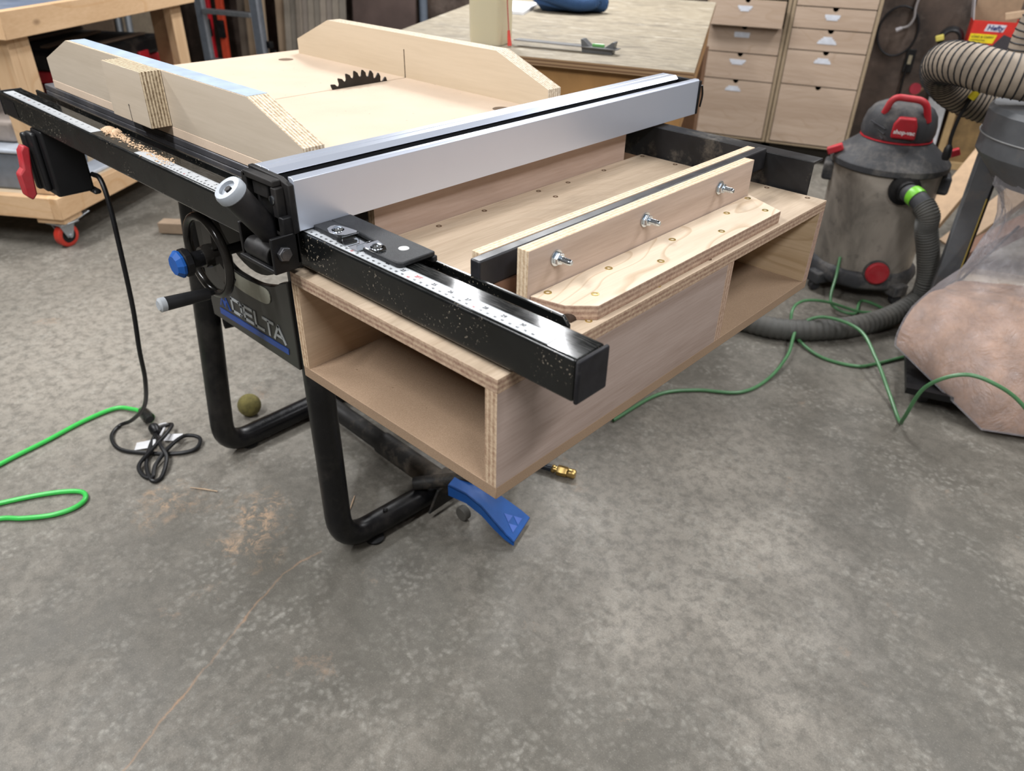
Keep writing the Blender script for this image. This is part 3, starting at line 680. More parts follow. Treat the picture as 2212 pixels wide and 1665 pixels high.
MB().prism([(-.455, .1005), (-.455, .1290), (.189, .1290), (.189, .0960), (.10, .0962), (-.09, .0975), (-.10, .0964), (-.20, .0985), (-.30, .0998), (-.31, .0985), (-.38, .1005)], .9729, .9733, 'xy').build('tape_strip', flat('tape_blue_reflection', (.50, .60, .74), .3), ff, smooth=False, label='glossy strip along the top edge, blue reflection put into its colour')  # blue-white reflection on the glossy tape is painted as its colour
rf = MB()
rf.prism([(-.545, SZ1), (kx-.0016, SZ1), (kx-.0016, .972), (-.410, .972), (-.545, .918)], .6550, .6905, 'xz')
rf.prism([(kx+.0016, SZ1), (.272, SZ1), (.272, .921), (.137, .972), (kx+.0016, .972)], .6550, .6905, 'xz')
rf.prism([(kx-.0016, .942), (kx+.0016, .942), (kx+.0016, .972), (kx-.0016, .972)], .6550, .6905, 'xz')
rf.build('rear_fence', ply('birch_rear_ply', 'y', 'x', ((.53, .43, .305), (.61, .505, .375)), ((.84, .74, .58), (.36, .26, .165)), .0028, .6, phase=2.0), sl, smooth=False)
MB().box(kx-.0015, kx+.0015, .6556, .660, SZ1, .942).build('kerf', flat('kerf_dark', (.05, .03, .02), .9), sl)
gb = MB().box(-.2115, -.0690, .0592, .0938, .8865, .9735).build('blade_guard_block', ply('guard_ply', 'y', 'x', ((.46, .385, .295), (.54, .46, .365)), ((.74, .62, .44), (.17, .11, .06)), .0026, .6, estreak=.35), sl, bevel=.0006)
MB().box(-.1385, -.1378, .0586, .0590, .8868, .915).box(-.1405, -.1362, .0586, .0590, .9128, .9133).build('pencil_mark', INK, gb, smooth=False)
for x in (-.262, .018):
    MB().box(x-.0095, x+.0095, .097, .66, ZT-.0085, SZ0-.0001).build('runner', flat('runner_wood', (.45, .3, .17), .6), sl)
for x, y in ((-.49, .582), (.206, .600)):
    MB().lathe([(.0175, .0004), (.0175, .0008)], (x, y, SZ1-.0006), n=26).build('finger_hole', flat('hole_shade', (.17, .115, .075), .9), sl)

# sawdust lying on the rail
sd = MB(); rnd = random.Random(3)
for i in range(420):
    t = rnd.random(); x = -.19+.26*t**1.1+rnd.gauss(0, .006); y = .030-.012*t+rnd.gauss(0, .0055)
    y = min(.0435, max(.003, y)); s = rnd.uniform(.0006, .0024)*(1.5 if t < .25 else 1); h = ZR+.0006
    a = rnd.random()*6
    sd.add([(x+s*math.cos(a+k*2.09)*rnd.uniform(.6, 2.2), y+s*math.sin(a+k*2.09), h) for k in range(3)]+[(x, y, h+s*(.6 if t > .25 else 1.2))], [(0, 1, 3), (1, 2, 3), (2, 0, 3), (0, 2, 1)])
for x, y, r in ((-.185, .033, .012), (-.172, .031, .010), (-.160, .036, .009), (-.150, .030, .007)):
    sd.lathe([(r, .0005), (r*.8, .003), (r*.4, .0055), (.0005, .0062)], (x, y, ZR), n=12)
single('sawdust', sd, flat('sawdust_tan', (.60, .42, .27), .9, 0, .2, 200), 'loose tan sawdust heaped on the black saw rail between the ruler tapes', 'sawdust', (-.1, .03, ZR), kind='stuff')

# ================================================================== FLOOR CLUTTER NEAR THE SAW
bm_ = MB().lathe([(.0005, -.0315)]+[(.0315*math.sin(PI*k/18), -.0315*math.cos(PI*k/18)) for k in range(1, 18)]+[(.0005, .0315)], (-.462, .309, .0316), n=28)
single('ball', bm_, flat('felt_olive', (.135, .115, .035), .95, 0, .35, 60, bmp=.6), 'dirty olive green tennis ball on the floor behind the left stand leg', 'ball', (-.462, .309, 0))
lime = flat('lime_cord', (.05, .50, .085), .32, 0, .05, 20)
lc = thing('extension_lead', 'bright lime green extension cord looping on the floor at the left edge', 'cord', (-.7, -.1, 0))
MB().tube(crom([(-.668, .098, .012), (-.70, .088, .010), (-.742, .056, .008), (-.742, -.03, .007), (-.72, -.13, .007), (-.698, -.25, .007), (-.66, -.36, .007), (-.62, -.42, .007), (-.58, -.40, .007), (-.545, -.30, .007), (-.50, -.205, .007), (-.455, -.150, .007), (-.42, -.150, .007), (-.405, -.180, .007), (-.415, -.225, .007), (-.45, -.275, .007), (-.488, -.315, .007), (-.52, -.40, .007), (-.56, -.52, .007)], 8), .0058, 12).build('cord', lime, lc)
cn = MB().lathe([(.009, 0), (.013, .01), (.016, .02), (.016, .055), (.012, .06)], (-.672, .100, .016), (.75, -.05, 0), 16).build('connector', glass('clear_connector', (.75, .78, .74)), lc, label='clear plastic socket end of the lime cord')
MB().lathe([(.010, 0), (.010, .045)], (-.655, .098, .016), (.75, -.05, 0), 14).build('socket_core', flat('plug_dark', (.02, .02, .02), .5), cn)
tg = MB()
for (x, y, w, h, a) in ((-.520, .040, .050, .026, .9), (-.500, .105, .045, .024, .6)):
    ca, sa_ = math.cos(a), math.sin(a)
    tg.add([(x+(u*ca-v*sa_), y+(u*sa_+v*ca), z) for u, v, z in ((-w/2, -h/2, .004), (w/2, -h/2, .010), (w/2, h/2, .016), (-w/2, h/2, .008))]+[(x+(u*ca-v*sa_), y+(u*sa_+v*ca), z-.0008) for u, v, z in ((-w/2, -h/2, .004), (w/2, -h/2, .010), (w/2, h/2, .016), (-w/2, h/2, .008))], [(0, 1, 2, 3), (7, 6, 5, 4), (0, 4, 5, 1), (1, 5, 6, 2), (2, 6, 7, 3), (3, 7, 4, 0)])
tg.tube(crom([(-.585, .095, .006), (-.572, .12, .01), (-.55, .105, .012), (-.53, .085, .01)], 5), .003, 8)
single('cord_tag', tg, flat('white_tag', (.55, .55, .56), .5), 'crumpled white tag on the coiled black cord', 'tag', (-.52, .08, 0))
for i, (a, b_) in enumerate((((-.288, .041, .003), (-.228, .080, .003)), ((.052, .262, .003), (.020, .300, .003)))):
    A, B = Vector(a), Vector(b_)
    single('wood_splinter', MB().tube([A, A.lerp(B, .5)+Vector((0, 0, .001)), B], [.0008, .0017, .0012], 6), flat('splinter_wood', (.50, .36, .24), .8), ('thin pale wood splinter on the bare floor left of the stand' if i == 0 else 'thin pale wood splinter standing out between the front leg and its bend'), 'splinter', a)
# air hose with brass fitting
ah = thing('air_hose', 'black air hose end with brass fitting on the floor behind the blue pedal', 'hose', (.33, .71, 0))
MB().tube(crom([(-.10, .78, .009), (.05, .70, .009), (.20, .675, .009), (.262, .690, .013), (.300, .703, .013)], 8), .009, 14).build('hose', flat('hose_black', (.02, .025, .035), .35), ah)
dv = Vector((.062, .024, 0)).normalized(); o_ = Vector((.300, .703, .014))
MB().lathe([(.0095, 0), (.0105, .002), (.0105, .008), (.008, .009), (.008, .014)], o_, dv, 18).hexa(o_+dv*.014, dv, .0135, .026).lathe([(.0105, 0), (.012, .003), (.012, .018), (.0095, .022)], o_+dv*.040, dv, 18).build('brass_fitting', BRASS, ah)
# offcut of wood behind the left leg
MBo = MB().obox((-1.86, .82, .028), (.52, .42, .0), (-.42, .52, 0), (0, 0, 1), .09, .030, .022)
single('wood_block', MBo, flat('block_brown', (.26, .19, .13), .7), 'small brown wood offcut on the floor seen left of the stand leg', 'offcut', (-1.86, .82, 0), bevel=.001)

# ================================================================== ROOM FRAME THINGS
# ---- outfeed workbench behind the saw
wb = thing('workbench', 'large worn plywood topped workbench behind the table saw', 'workbench', (0, 2.2, 0), ROOM)
def quad(zb, zt, ins=0.0):
    c = [(-.42+ins, 1.312+ins), (.5915-ins, 1.312+ins), (.305-ins, 3.15-ins), (-.75+ins, 3.15-ins)]
    return c
MB().prism(quad(0, 0), .818, .840, 'xy').build('bench_top', BENCHT, wb, bevel=.001)
ap = flat('apron_orange_ply', (.36, .19, .065), .55, 0, .15, 12)
MB().prism([(-.39, 1.335), (.565, 1.335), (.565, 1.353), (-.39, 1.353)], .665, .8175, 'xy').build('apron', ap, wb, smooth=False)
MB().prism([(.545, 1.36), (.563, 1.36), (.30, 3.1), (.282, 3.1)], .665, .8175, 'xy').build('apron', ap, wb, smooth=False)
for x, y in ((-.35, 1.40), (.50, 1.40), (.27, 3.03), (-.68, 3.03)):
    MB().box(x-.045, x+.045, y-.045, y+.045, 0, .66).build('leg', flat('bench_leg_brown', (.20, .105, .055), .6), wb, bevel=.002)
MB().prism([(-.38, 1.5), (.45, 1.5), (.24, 2.98), (-.64, 2.98)], .18, .20, 'xy').build('shelf', flat('shelf_dark_wood', (.16, .09, .045), .7), wb, smooth=False)
# things on the bench
ZB = .840
plm = newmat('cloudy_plastic'); m_, nt_c, b_c = plm; b_c.inputs['Base Color'].default_value = (.92, .84, .62, 1); b_c.inputs['Roughness'].default_value = .35; b_c.inputs['Transmission Weight'].default_value = .45; b_c.inputs['IOR'].default_value = 1.15
jg = thing('plastic_bin', 'tall cloudy clear plastic container with pale yellow tint on the workbench', 'container', (-.085, 1.47, ZB), ROOM)
def sqring(cx, cy, h, z, r=.012):
    out = []
    for sx, sy, a in ((1, 1, 0), (-1, 1, 90), (-1, -1, 180), (1, -1, 270)):
        for k in range(4):
            t = math.radians(a+30*k); out.append((cx+sx*(h-r)+r*math.cos(t), cy+sy*(h-r)+r*math.sin(t), z))
    return out
rings = [sqring(-.085, 1.48, .050, ZB+.001), sqring(-.085, 1.48, .052, ZB+.02), sqring(-.085, 1.48, .054, ZB+.30)]
inner = [sqring(-.085, 1.48, .052, ZB+.30), sqring(-.085, 1.48, .050, ZB+.02), sqring(-.085, 1.48, .048, ZB+.005)]
allr = rings+inner; j = MB(); n_ = 16; vs = [p for r in allr for p in r]
fs = [(i*n_+k, i*n_+(k+1) % n_, (i+1)*n_+(k+1) % n_, (i+1)*n_+k) for i in range(len(allr)-1) for k in range(n_)]+[tuple(range(n_-1, -1, -1)), tuple((len(allr)-1)*n_+k for k in range(n_))]
j.add(vs, fs).build('bin_body', m_, jg)
MB().box(-.128, -.042, 1.437, 1.523, ZB+.006, ZB+.16).build('bin_contents', flat('pale_contents', (.62, .55, .41), .6), jg, bevel=.01, label='pale yellowish contents filling the lower half')
rd = thing('marking_cord', 'thin red cord with a red tab beside the clear container on the workbench', 'cord', (-.01, 1.47, ZB), ROOM)
MB().tube(crom([(-.012, 1.455, ZB+.30), (-.018, 1.450, ZB+.15), (-.010, 1.446, ZB+.045)], 6), .0016, 8).build('cord', REDP, rd)
MB().tube([(-.010, 1.446, ZB+.045), (-.007, 1.443, ZB+.025), (-.003, 1.440, ZB+.003)], [.004, .0055, .0065], 10).build('tab', flat('orange_red', (.62, .05, .03), .4), rd)
single('paper_sheet', MB().prism([(-.50, 2.18), (-.27, 2.18), (-.34, 2.52), (-.57, 2.52)], ZB+.0005, ZB+.012, 'xy'), flat('white_board', (.78, .80, .84), .5), 'flat white panel on the workbench left of the blue hat', 'panel', (-.4, 2.3, ZB), ROOM)
def beanie():
    mb = MB(); n = 40; m = 12; vs = []; r0 = random.Random(5)
    for i in range(m+1):
        ph = (i/m)*PI
        for k in range(n):
            th = 2*PI*k/n
            rad = .15*(1+.10*math.sin(3*th+1)+.06*math.sin(5*th))*math.sin(ph)**.6 if 0 < i < m else .001
            x = rad*math.cos(th)*1.0; y = rad*math.sin(th)*.60
            z = .036-.036*math.cos(ph)*(1+.22*math.sin(2*th+.6))+.008*math.sin(4*th+i)
            vs.append((x-.165, y+2.40, ZB+max(.001, z)))
    fs = [(i*n+k, i*n+(k+1) % n, (i+1)*n+(k+1) % n, (i+1)*n+k) for i in range(m) for k in range(n)]
    mb.add(vs, fs)
    cuff = [( -.165+.128*math.cos(a), 2.38+.075*math.sin(a), ZB+.050+.014*math.sin(2*a)) for a in [2*PI*i/30 for i in range(30)]]
    mb.tube(cuff, .024, 12, closed=True)
    return mb
m, nt, b = newmat('blue_knit'); oc = N(nt, 'ShaderNodeTexCoord').outputs['Object']
wv = N(nt, 'ShaderNodeTexWave', Scale=60.0, Distortion=2.0); L(nt, oc, wv.inputs['Vector'])
L(nt, mixc(nt, wv.outputs['Fac'], (.018, .055, .15), (.035, .10, .24)), b.inputs['Base Color']); b.inputs['Roughness'].default_value = .95
bump(nt, b, wv.outputs['Fac'], .8, .006)
single('knit_hat', beanie(), m, 'dark blue knitted beanie crumpled on the workbench', 'hat', (-.17, 2.49, ZB), ROOM, ang=80)
sq = thing('combination_square', 'steel combination square with grey protractor head on the workbench', 'square', (.2, 1.5, ZB), ROOM)
A = Vector((.002, 1.478, ZB+.018)); B = Vector((.333, 1.468, ZB+.016)); dx = (B-A).normalized(); dy = Vector((-dx.y, dx.x, 0))
MB().obox((A+B)/2, dx, dy, dx.cross(dy), (B-A).length/2, .019, .0012).build('steel_rule', flat('dull_steel', (.20, .20, .20), .4, .6, .15, 30), sq)
h_ = MB().prism([(.222, .0), (.315, .0), (.322, .034), (.314, .034), (.285, .014), (.252, .014), (.224, .036), (.216, .036)], 1.462, 1.492, 'xz')
for v in h_.v: v.z += ZB
h_.build('protractor_head', flat('head_grey', (.13, .135, .14), .4, .4), sq, bevel=.001)
MB().lathe([(.0055, -.018), (.0055, .018)], (.270, 1.470, ZB+.021), (1, 0, 0), 12).build('level_vial', flat('vial_green', (.12, .32, .10), .2), sq)

# ---- drawer cabinets
LBL = flat('label_white', (.55, .57, .62), .5); CARC = ply('carcass_ply', 'x', 'z', ((.34, .26, .17), (.42, .33, .22)), ((.36, .28, .19), (.22, .16, .1)), .003, .6)
INKL = flat('label_ink', (.12, .12, .15), .6)
def cabinet(name, label, x0, x1, zs, labs, pulled=None, grp='plywood drawer cabinets against the back wall'):
    c = thing(name, label, 'cabinet', ((x0+x1)/2, 3.95, .09), ROOM, grp)
    zb, zt = .092, 1.10; yb = 4.18; yf = 3.742
    k = MB().box(x0, x0+.017, yf, yb, zb, zt).box(x1-.017, x1, yf, yb, zb, zt).box(x0+.017, x1-.017, yf, yb, zt-.017, zt).box(x0+.017, x1-.017, yf, yb, zb, zb+.008).box(x0+.017, x1-.017, yb-.01, yb, zb+.008, zt-.017)
    k.build('carcass', CARC, c, bevel=.001)
    MB().box(x0+.02, x1-.02, yf+.06, yb-.05, 0.0, zb-.001).build('plinth', flat('plinth_dark', (.03, .025, .02), .8), c, label='dark recessed plinth')
    for i in range(len(zs)-1):
        z0, z1 = zs[i]+.0025, zs[i+1]-.0025; dy = -.055 if i == pulled else 0
        xa, xb = x0+.0205, x1-.0205; xc = (xa+xb)/2
        pts = [(xa, z0), (xb, z0), (xb, z1), (xc+.015, z1)]+[(xc+.0145*math.cos(t), z1-.017*math.sin(t)) for t in [PI*j/8 for j in range(1, 8)]]+[(xc-.015, z1), (xa, z1)]
        dr = MB().prism(pts, yf-.0005+dy, yf+.0155+dy, 'xz').build('drawer', DRAW, c, bevel=.0008)
        MB().box(xa+.01, xb-.01, yf+.018+dy, yf+.36+dy, z0+.006, z1-.022).build('drawer_box', flat('drawer_inside', (.02, .015, .012), .8), dr)
        lw = labs[i]
        if lw:
            n = len(lw); lb = MB(); tx = MB()
            for q, w in enumerate(lw):
                zz = z1-.030-.0088*q; lb.box(xc-w/2-.02+.012, xc+w/2-.02+.012, yf-.0018+dy, yf-.0008+dy, zz-.0088, zz)
                for s in range(int(w/.0062)):
                    xx = xc-.008-w/2+.004+s*.0062
                    tx.box(xx, xx+.0042, yf-.0022+dy, yf-.0019+dy, zz-.0062, zz-.0032)
            lo = lb.build('paper_label', LBL, dr, smooth=False, label='small white printed label')
    return c
cabinet('drawer_cabinet', 'left of two plywood drawer cabinets, its top visible drawer pulled out a little', .157, .592, [.105, .407, .545, .682, .815, .95, 1.08],
        [(.055, .075, .085), (.088, .078, .06), (.082, .082, .078), (.075, .065, .045), (.07, .06), (.07,)], pulled=3)
cabinet('drawer_cabinet', 'right of two plywood drawer cabinets, nearest to the red and black shop vacuum', .597, 1.028, [.105, .412, .586, .690, .794, .90, 1.08],
        [None, (.055, .075, .085), (.045, .065, .085, .095), (.075, .07, .055), (.07, .05), (.07,)])

# ---- left rolling bench
PX0, PY0 = -1.72, 1.045
rb_ = thing('rolling_bench', 'pine framed rolling workbench with grey mat and red caster at the left', 'workbench', (-2.2, 1.6, 0), ROOM)
fx = Vector((-.255, 1.0, 0)).normalized()     # long edge direction
lx_ = Vector((-1.0, -.255, 0)).normalized()   # direction away to the left
def BP(u, v, z): p = Vector((PX0, PY0, 0))+fx*u+lx_*v; return Vector((p.x, p.y, z))
def beam(u0, u1, v0, v1, z0, z1, name='beam', mat=PINE, par=None, **kw):
    mb = MB().frustum([BP(u0, v0, z0), BP(u1, v0, z0), BP(u1, v1, z0), BP(u0, v1, z0)], [BP(u0, v0, z1), BP(u1, v0, z1), BP(u1, v1, z1), BP(u0, v1, z1)])
    mb.f = [tuple(reversed(f)) for f in mb.f]
    return mb.build(name, mat, par or rb_, bevel=.002, **kw)
PINEY = ply('pine_beam_y', 'z', 'y', ((.54, .345, .19), (.66, .45, .27)), solid=True, scale=.5, line=((.50, .28, .12), .4), knots=True)
PINEZ = ply('pine_post', 'z', 'z', ((.50, .33, .19), (.62, .43, .26)), solid=True, scale=.6, line=((.46, .26, .12), .4), knots=True)
beam(0, 1.26, 0, .038, .775, .864, 'top_beam', PINEY)
beam(0, .038, .0385, 1.3, .775, .864, 'top_beam', PINE)
beam(.0385, 1.22, .0385, 1.3, .842, .862, 'bench_top', flat('bench_grey_top', (.115, .14, .19), .6, 0, .2, 10, (.33, .31, .24), .5))
beam(-.002, 1.23, 0, .036, .13, .215, 'shelf_beam', PINEY)
beam(-.002, .036, .0365, 1.3, .13, .215, 'shelf_beam', PINE)
beam(.04, 1.2, .04, 1.3, .196, .212, 'shelf', ply('shelf_ply', 'z', 'x', ((.46, .36, .25), (.58, .47, .34))))
beam(.040, .075, .04, .125, .215, .774, 'post', PINEZ)
beam(.0765, .150, .04, .075, .215, .774, 'post', PINEZ)
beam(1.10, 1.19, .04, .078, .215, .774, 'post', PINEZ)
beam(1.12, 1.158, .08, .16, .215, .774, 'post', flat('dark_pine', (.28, .17, .09), .6))
beam(.04, .13, 1.15, 1.19, .215, .774, 'post', PINEZ)
beam(.015, .125, .012, .13, .105, .129, 'caster_block', PINE)
# caster
cc = BP(.055, .055, 0)
cs = MB().box(cc.x-.045, cc.x+.045, cc.y-.04, cc.y+.04, .098, .104); 
for s in (-1, 1):
    q = MB().prism([(cc.y-.035, .098), (cc.y+.035, .098), (cc.y+.012, .040), (cc.y-.012, .040)], cc.x+s*.023-.0015, cc.x+s*.023+.0015, 'yz'); cs.v_ = None
    cs.add(q.v, q.f)
cs.obox((cc.x+.01, cc.y+.075, .108), (.0, 1, .25), (1, 0, 0), (0, -.25, 1), .035, .02, .002)
cs.cyl((cc.x-.03, cc.y, .046), (cc.x+.03, cc.y, .046), .008, 14)
cst = cs.build('caster', flat('zinc_caster', (.42, .45, .48), .35, .8), rb_, bevel=.001)
MB().lathe([(.040, -.016), (.046, -.012), (.046, .012), (.040, .016), (.030, .0165), (.030, -.0165)], (cc.x, cc.y, .0462), (1, 0, 0), 32, caps=False).build('wheel', flat('red_urethane', (.48, .035, .02), .4), cst, label='red wheel')
MB().lathe([(.0302, -.015), (.0302, .015)], (cc.x, cc.y, .0462), (1, 0, 0), 24).build('hub', BLACKM, cst)
for u, v in ((1.1, .08), (.09, 1.2)):
    q = BP(u, v, 0)
    MB().lathe([(.040, -.016), (.046, -.012), (.046, .012), (.040, .016)], (q.x, q.y, .0462), (1, 0, 0), 24).box(q.x-.03, q.x+.03, q.y-.03, q.y+.03, .094, .104).build('caster', flat('zinc_caster', (.42, .45, .48), .35, .8), rb_)
    MB().box(q.x-.045, q.x+.045, q.y-.045, q.y+.045, .1045, .129).build('caster_block', PINE, rb_)
single('spirit_torpedo', MB().obox(BP(.55, -.008, .8655)+lx_*.03, fx, lx_, (0, 0, 1), .02, .012, .006), flat('orange_red2', (.75, .06, .02), .4), 'small orange red object on the pine edge of the left bench', 'tool', tuple(BP(.55, 0, .865)), ROOM, bevel=.003)
# tool case on the shelf
tcs = thing('tool_case', 'dusty black and red tool case under the left bench', 'tool case', tuple(BP(.75, .6, .212)), ROOM)
def BB(u0, u1, v0, v1, z0, z1): 
    mb = MB().frustum([BP(u0, v0, z0), BP(u1, v0, z0), BP(u1, v1, z0), BP(u0, v1, z0)], [BP(u0, v0, z1), BP(u1, v0, z1), BP(u1, v1, z1), BP(u0, v1, z1)]); mb.f = [tuple(reversed(f)) for f in mb.f]; return mb
BB(.62, 1.20, .22, .85, .213, .50).build('case_body', flat('case_red_black', (.10, .008, .010), .45, 0, .5, 6), tcs, bevel=.01, label='dark red lower case')
BB(.61, 1.215, .21, .86, .502, .55).build('case_rim', REDP, tcs, bevel=.006, label='bright red rim')
BB(.60, 1.225, .20, .87, .552, .635).build('case_lid', flat('case_black', (.012, .012, .014), .45, 0, .3, 10, (.20, .16, .13), .6), tcs, bevel=.02, seg=3, label='dusty black lid')
for u in (.72, 1.05):
    BB(u-.04, u+.04, .188, .208, .46, .58).build('latch', REDP, tcs, bevel=.004)
for i, (u0, v0, ln_, z, ang_) in enumerate(((.66, .25, .50, .641, 0), (.66, .40, .45, .641, .05), (.62, .60, .52, .641, -.04))):
    pa, pb = BP(u0, v0, z), BP(u0+ln_, v0+ang_, z+.006*i)
    dr_ = (pb-pa).normalized(); sd_ = Vector((-dr_.y, dr_.x, 0))
    single('wood_strip', MB().obox((pa+pb)/2, dr_, sd_, dr_.cross(sd_), ln_/2, .018, .004), flat('strip_wood_%d' % i, ((.20, .14, .10), (.28, .2, .14), (.12, .09, .07))[i], .7), ('reddish brown', 'light brown', 'dark brown')[i]+' thin wood strip lying on the black tool case lid', 'wood strip', tuple(pa), ROOM, group='wood strips on the tool case')
# tote, paper and lids on the lower shelf
tb = thing('storage_tote', 'grey translucent plastic tote on the lower shelf of the left bench', 'tote', tuple(BP(.02, .5, .213)), ROOM)
def tote(u0, u1, v0, v1, z0, z1, t=.012):
    a = [BP(u0+t, v0+t, z0), BP(u1-t, v0+t, z0), BP(u1-t, v1-t, z0), BP(u0+t, v1-t, z0)]; b = [BP(u0, v0, z1), BP(u1, v0, z1), BP(u1, v1, z1), BP(u0, v1, z1)]
    mb = MB().frustum(a, b); mb.f = [tuple(reversed(f)) for f in mb.f]; return mb
tote(.06, .46, .16, .62, .2135, .36).build('tote_body', flat('tote_grey_blue', (.16, .18, .21), .3), tb, bevel=.01, seg=3)
tote(.05, .48, .15, .64, .362, .378, 0).build('tote_lid', flat('tote_lid_white', (.45, .49, .55), .3), tb, bevel=.005)
single('folded_tarp', tote(.10, .46, .18, .60, .3795, .47, .03), flat('tarp_pale', (.40, .34, .30), .7), 'pale folded cloth on top of the grey tote', 'cloth', tuple(BP(.3, .4, .38)), ROOM, bevel=.02, seg=3)
single('plastic_sheet', tote(.30, .56, .055, .16, .2135, .228, 0), flat('tote_lid_white', (.45, .49, .55), .3), 'flat pale plastic lid on the lower shelf behind the black switch box', 'lid', tuple(BP(.45, .1, .213)), ROOM, bevel=.003)

# ---- leaning lumber, ladder and levels at the far left
def lean(x0, x1, z1, y_b, y_t, t, mat, label, name='lumber_board', cat='board', group=None, z0=0.0, dx=0.0):
    vs = [(x0, y_b-t, z0), (x1, y_b-t, z0), (x1, y_b, z0), (x0, y_b, z0), (x0+dx, y_t-t, z1), (x1+dx, y_t-t, z1), (x1+dx, y_t, z1), (x0+dx, y_t, z1)]
    mb = MB().add(vs, [(0,3,2,1),(4,5,6,7),(0,1,5,4),(1,2,6,5),(2,3,7,6),(3,0,4,7)])
    return single(name, mb, mat, label, cat, (x0, y_b, z0), ROOM, group=group)
W1 = ply('wall_lumber_a', 'y', 'z', ((.30, .21, .14), (.42, .31, .21)), solid=True); W2 = ply('wall_lumber_b', 'y', 'z', ((.19, .15, .12), (.29, .23, .18)), solid=True)
W3 = ply('wall_lumber_c', 'y', 'z', ((.36, .29, .22), (.45, .37, .28)), solid=True)
lean(-3.34, -3.25, 1.9, 4.0, 4.15, .02, W2, 'dark grey brown board leaning on the wall right beside the ladder', group=None)
lean(-3.24, -3.08, 2.0, 3.98, 4.14, .03, W1, 'widest tan board leaning on the wall between ladder and grey steel upright')
lean(-2.985, -2.90, 2.0, 4.0, 4.15, .02, W1, 'tan board leaning just right of the grey steel upright')
ups = single('steel_upright', MB().box(-3.055, -3.005, 3.90, 3.905, 0, 2.1).box(-3.055, -3.050, 3.905, 3.94, 0, 2.1), flat('galvanised_grey', (.22, .26, .31), .45, .5, .15, 30), 'grey perforated steel upright between the leaning boards', 'steel post', (-3.03, 3.9, 0), ROOM)
single('bar_clamp', MB().box(-2.99, -2.93, 3.84, 3.88, .29, .335).box(-2.95, -2.90, 3.85, 3.87, .25, .28), BLACKM, 'small black clamp in front of the leaning boards by the steel upright', 'clamp', (-2.96, 3.86, .25), ROOM, bevel=.004)
cols = [(.27, .23, .185), (.22, .19, .155), (.31, .26, .21), (.25, .21, .175)]
for i in range(10):
    x = -2.89+i*.052
    lean(x, x+.044, 1.6+.03*(i % 3), 3.95+.008*(i % 2), 4.14, .018, flat('grey_strip_%d' % (i % 4), cols[i % 4], .7, 0, .15, 8), 'grey tan wooden strip in the row leaning on the brown wall', 'wood_lath', 'wood strip', 'grey tan strips leaning on the back wall')
lean(-2.36, -1.86, 1.5, 4.05, 4.16, .012, flat('brown_sheet', (.085, .058, .05), .55, 0, .3, 4), 'dark brown sheet leaning on the back wall left of the blue grey pipe', 'panel', 'panel')
single('pipe', MB().tube([(-1.83, 4.14, 0), (-1.83, 4.15, 2.2)], .028, 16), flat('pipe_blue_grey', (.10, .12, .15), .5), 'blue grey vertical pipe on the brown wall above the workbench', 'pipe', (-1.83, 4.14, 0), ROOM)
ld = thing('ladder', 'aluminium step ladder standing at the far left behind the benches', 'ladder', (-2.85, 3.4, 0), ROOM)
def ladder_rail(x):
    mb = MB()
    for k in range(4): mb.box(x+k*.016, x+k*.016+.006, 3.38, 3.42, 0, 1.9)
    mb.box(x, x+.054, 3.405, 3.415, 0, 1.9); return mb
ladder_rail(-3.12).build('rail', flat('ladder_aluminium', (.42, .46, .52), .35, .7), ld)
ladder_rail(-2.665).build('rail', flat('ladder_aluminium', (.42, .46, .52), .35, .7), ld)
for z in (.25, .555, .86, 1.17, 1.47):
    MB().box(-3.064, -2.667, 3.37, 3.43, z, z+.028).build('rung', flat('rung_grey', (.13, .135, .14), .5, .2), ld, bevel=.003)
for i, (x, c, l_) in enumerate(((-3.675, (.45, .012, .02), 'red box level leaning upright behind the ladder, left of the orange one'), (-3.545, (.62, .07, .03), 'orange level leaning upright behind the ladder'))):
    g_ = thing('spirit_level', l_, 'level', (x, 4.05, 0), ROOM)
    MB().add([(x, 4.00, 0), (x+.055, 4.00, 0), (x+.055, 4.03, 0), (x, 4.03, 0), (x-.06, 4.12, 1.3), (x+.01, 4.12, 1.3), (x+.01, 4.15, 1.3), (x-.06, 4.15, 1.3)], [(0,3,2,1),(4,5,6,7),(0,1,5,4),(1,2,6,5),(2,3,7,6),(3,0,4,7)]).build('frame', flat('level_paint_%d' % i, c, .4), g_, bevel=.004)
    MB().box(x-.002, x+.045, 4.005, 4.035, .30, .42).build('vial_window', BLACKM, g_)
for i, x in enumerate((-2.62, -2.54)):
    p0 = Vector((x-.0, 2.62, 0)); 
    single('grey_pipe', MB().tube([(x-.55, 2.75, 0), (x-.75, 3.05, 1.6)], .02, 12), flat('conduit', (.15, .16, .17), .4, .4), ('nearer' if i else 'farther')+' of two grey pipes leaning between the left bench and the ladder', 'pipe', (x, 2.6, 0), ROOM)
for i, (x0, x1, c, l_) in enumerate(((-4.6, -4.2, (.42, .34, .25), 'pale tan sheet leaning on the wall behind the left bench'), (-5.0, -4.64, (.24, .17, .12), 'brown sheet leaning on the wall behind the left bench, left of the pale one'), (-4.17, -3.95, (.20, .12, .08), 'dark reddish board leaning on the wall just left of the levels'))):
    lean(x0, x1, 1.5, 4.0, 4.15, .02, flat('sheet_col_%d' % i, c, .7), l_, 'leaning_sheet', 'panel')

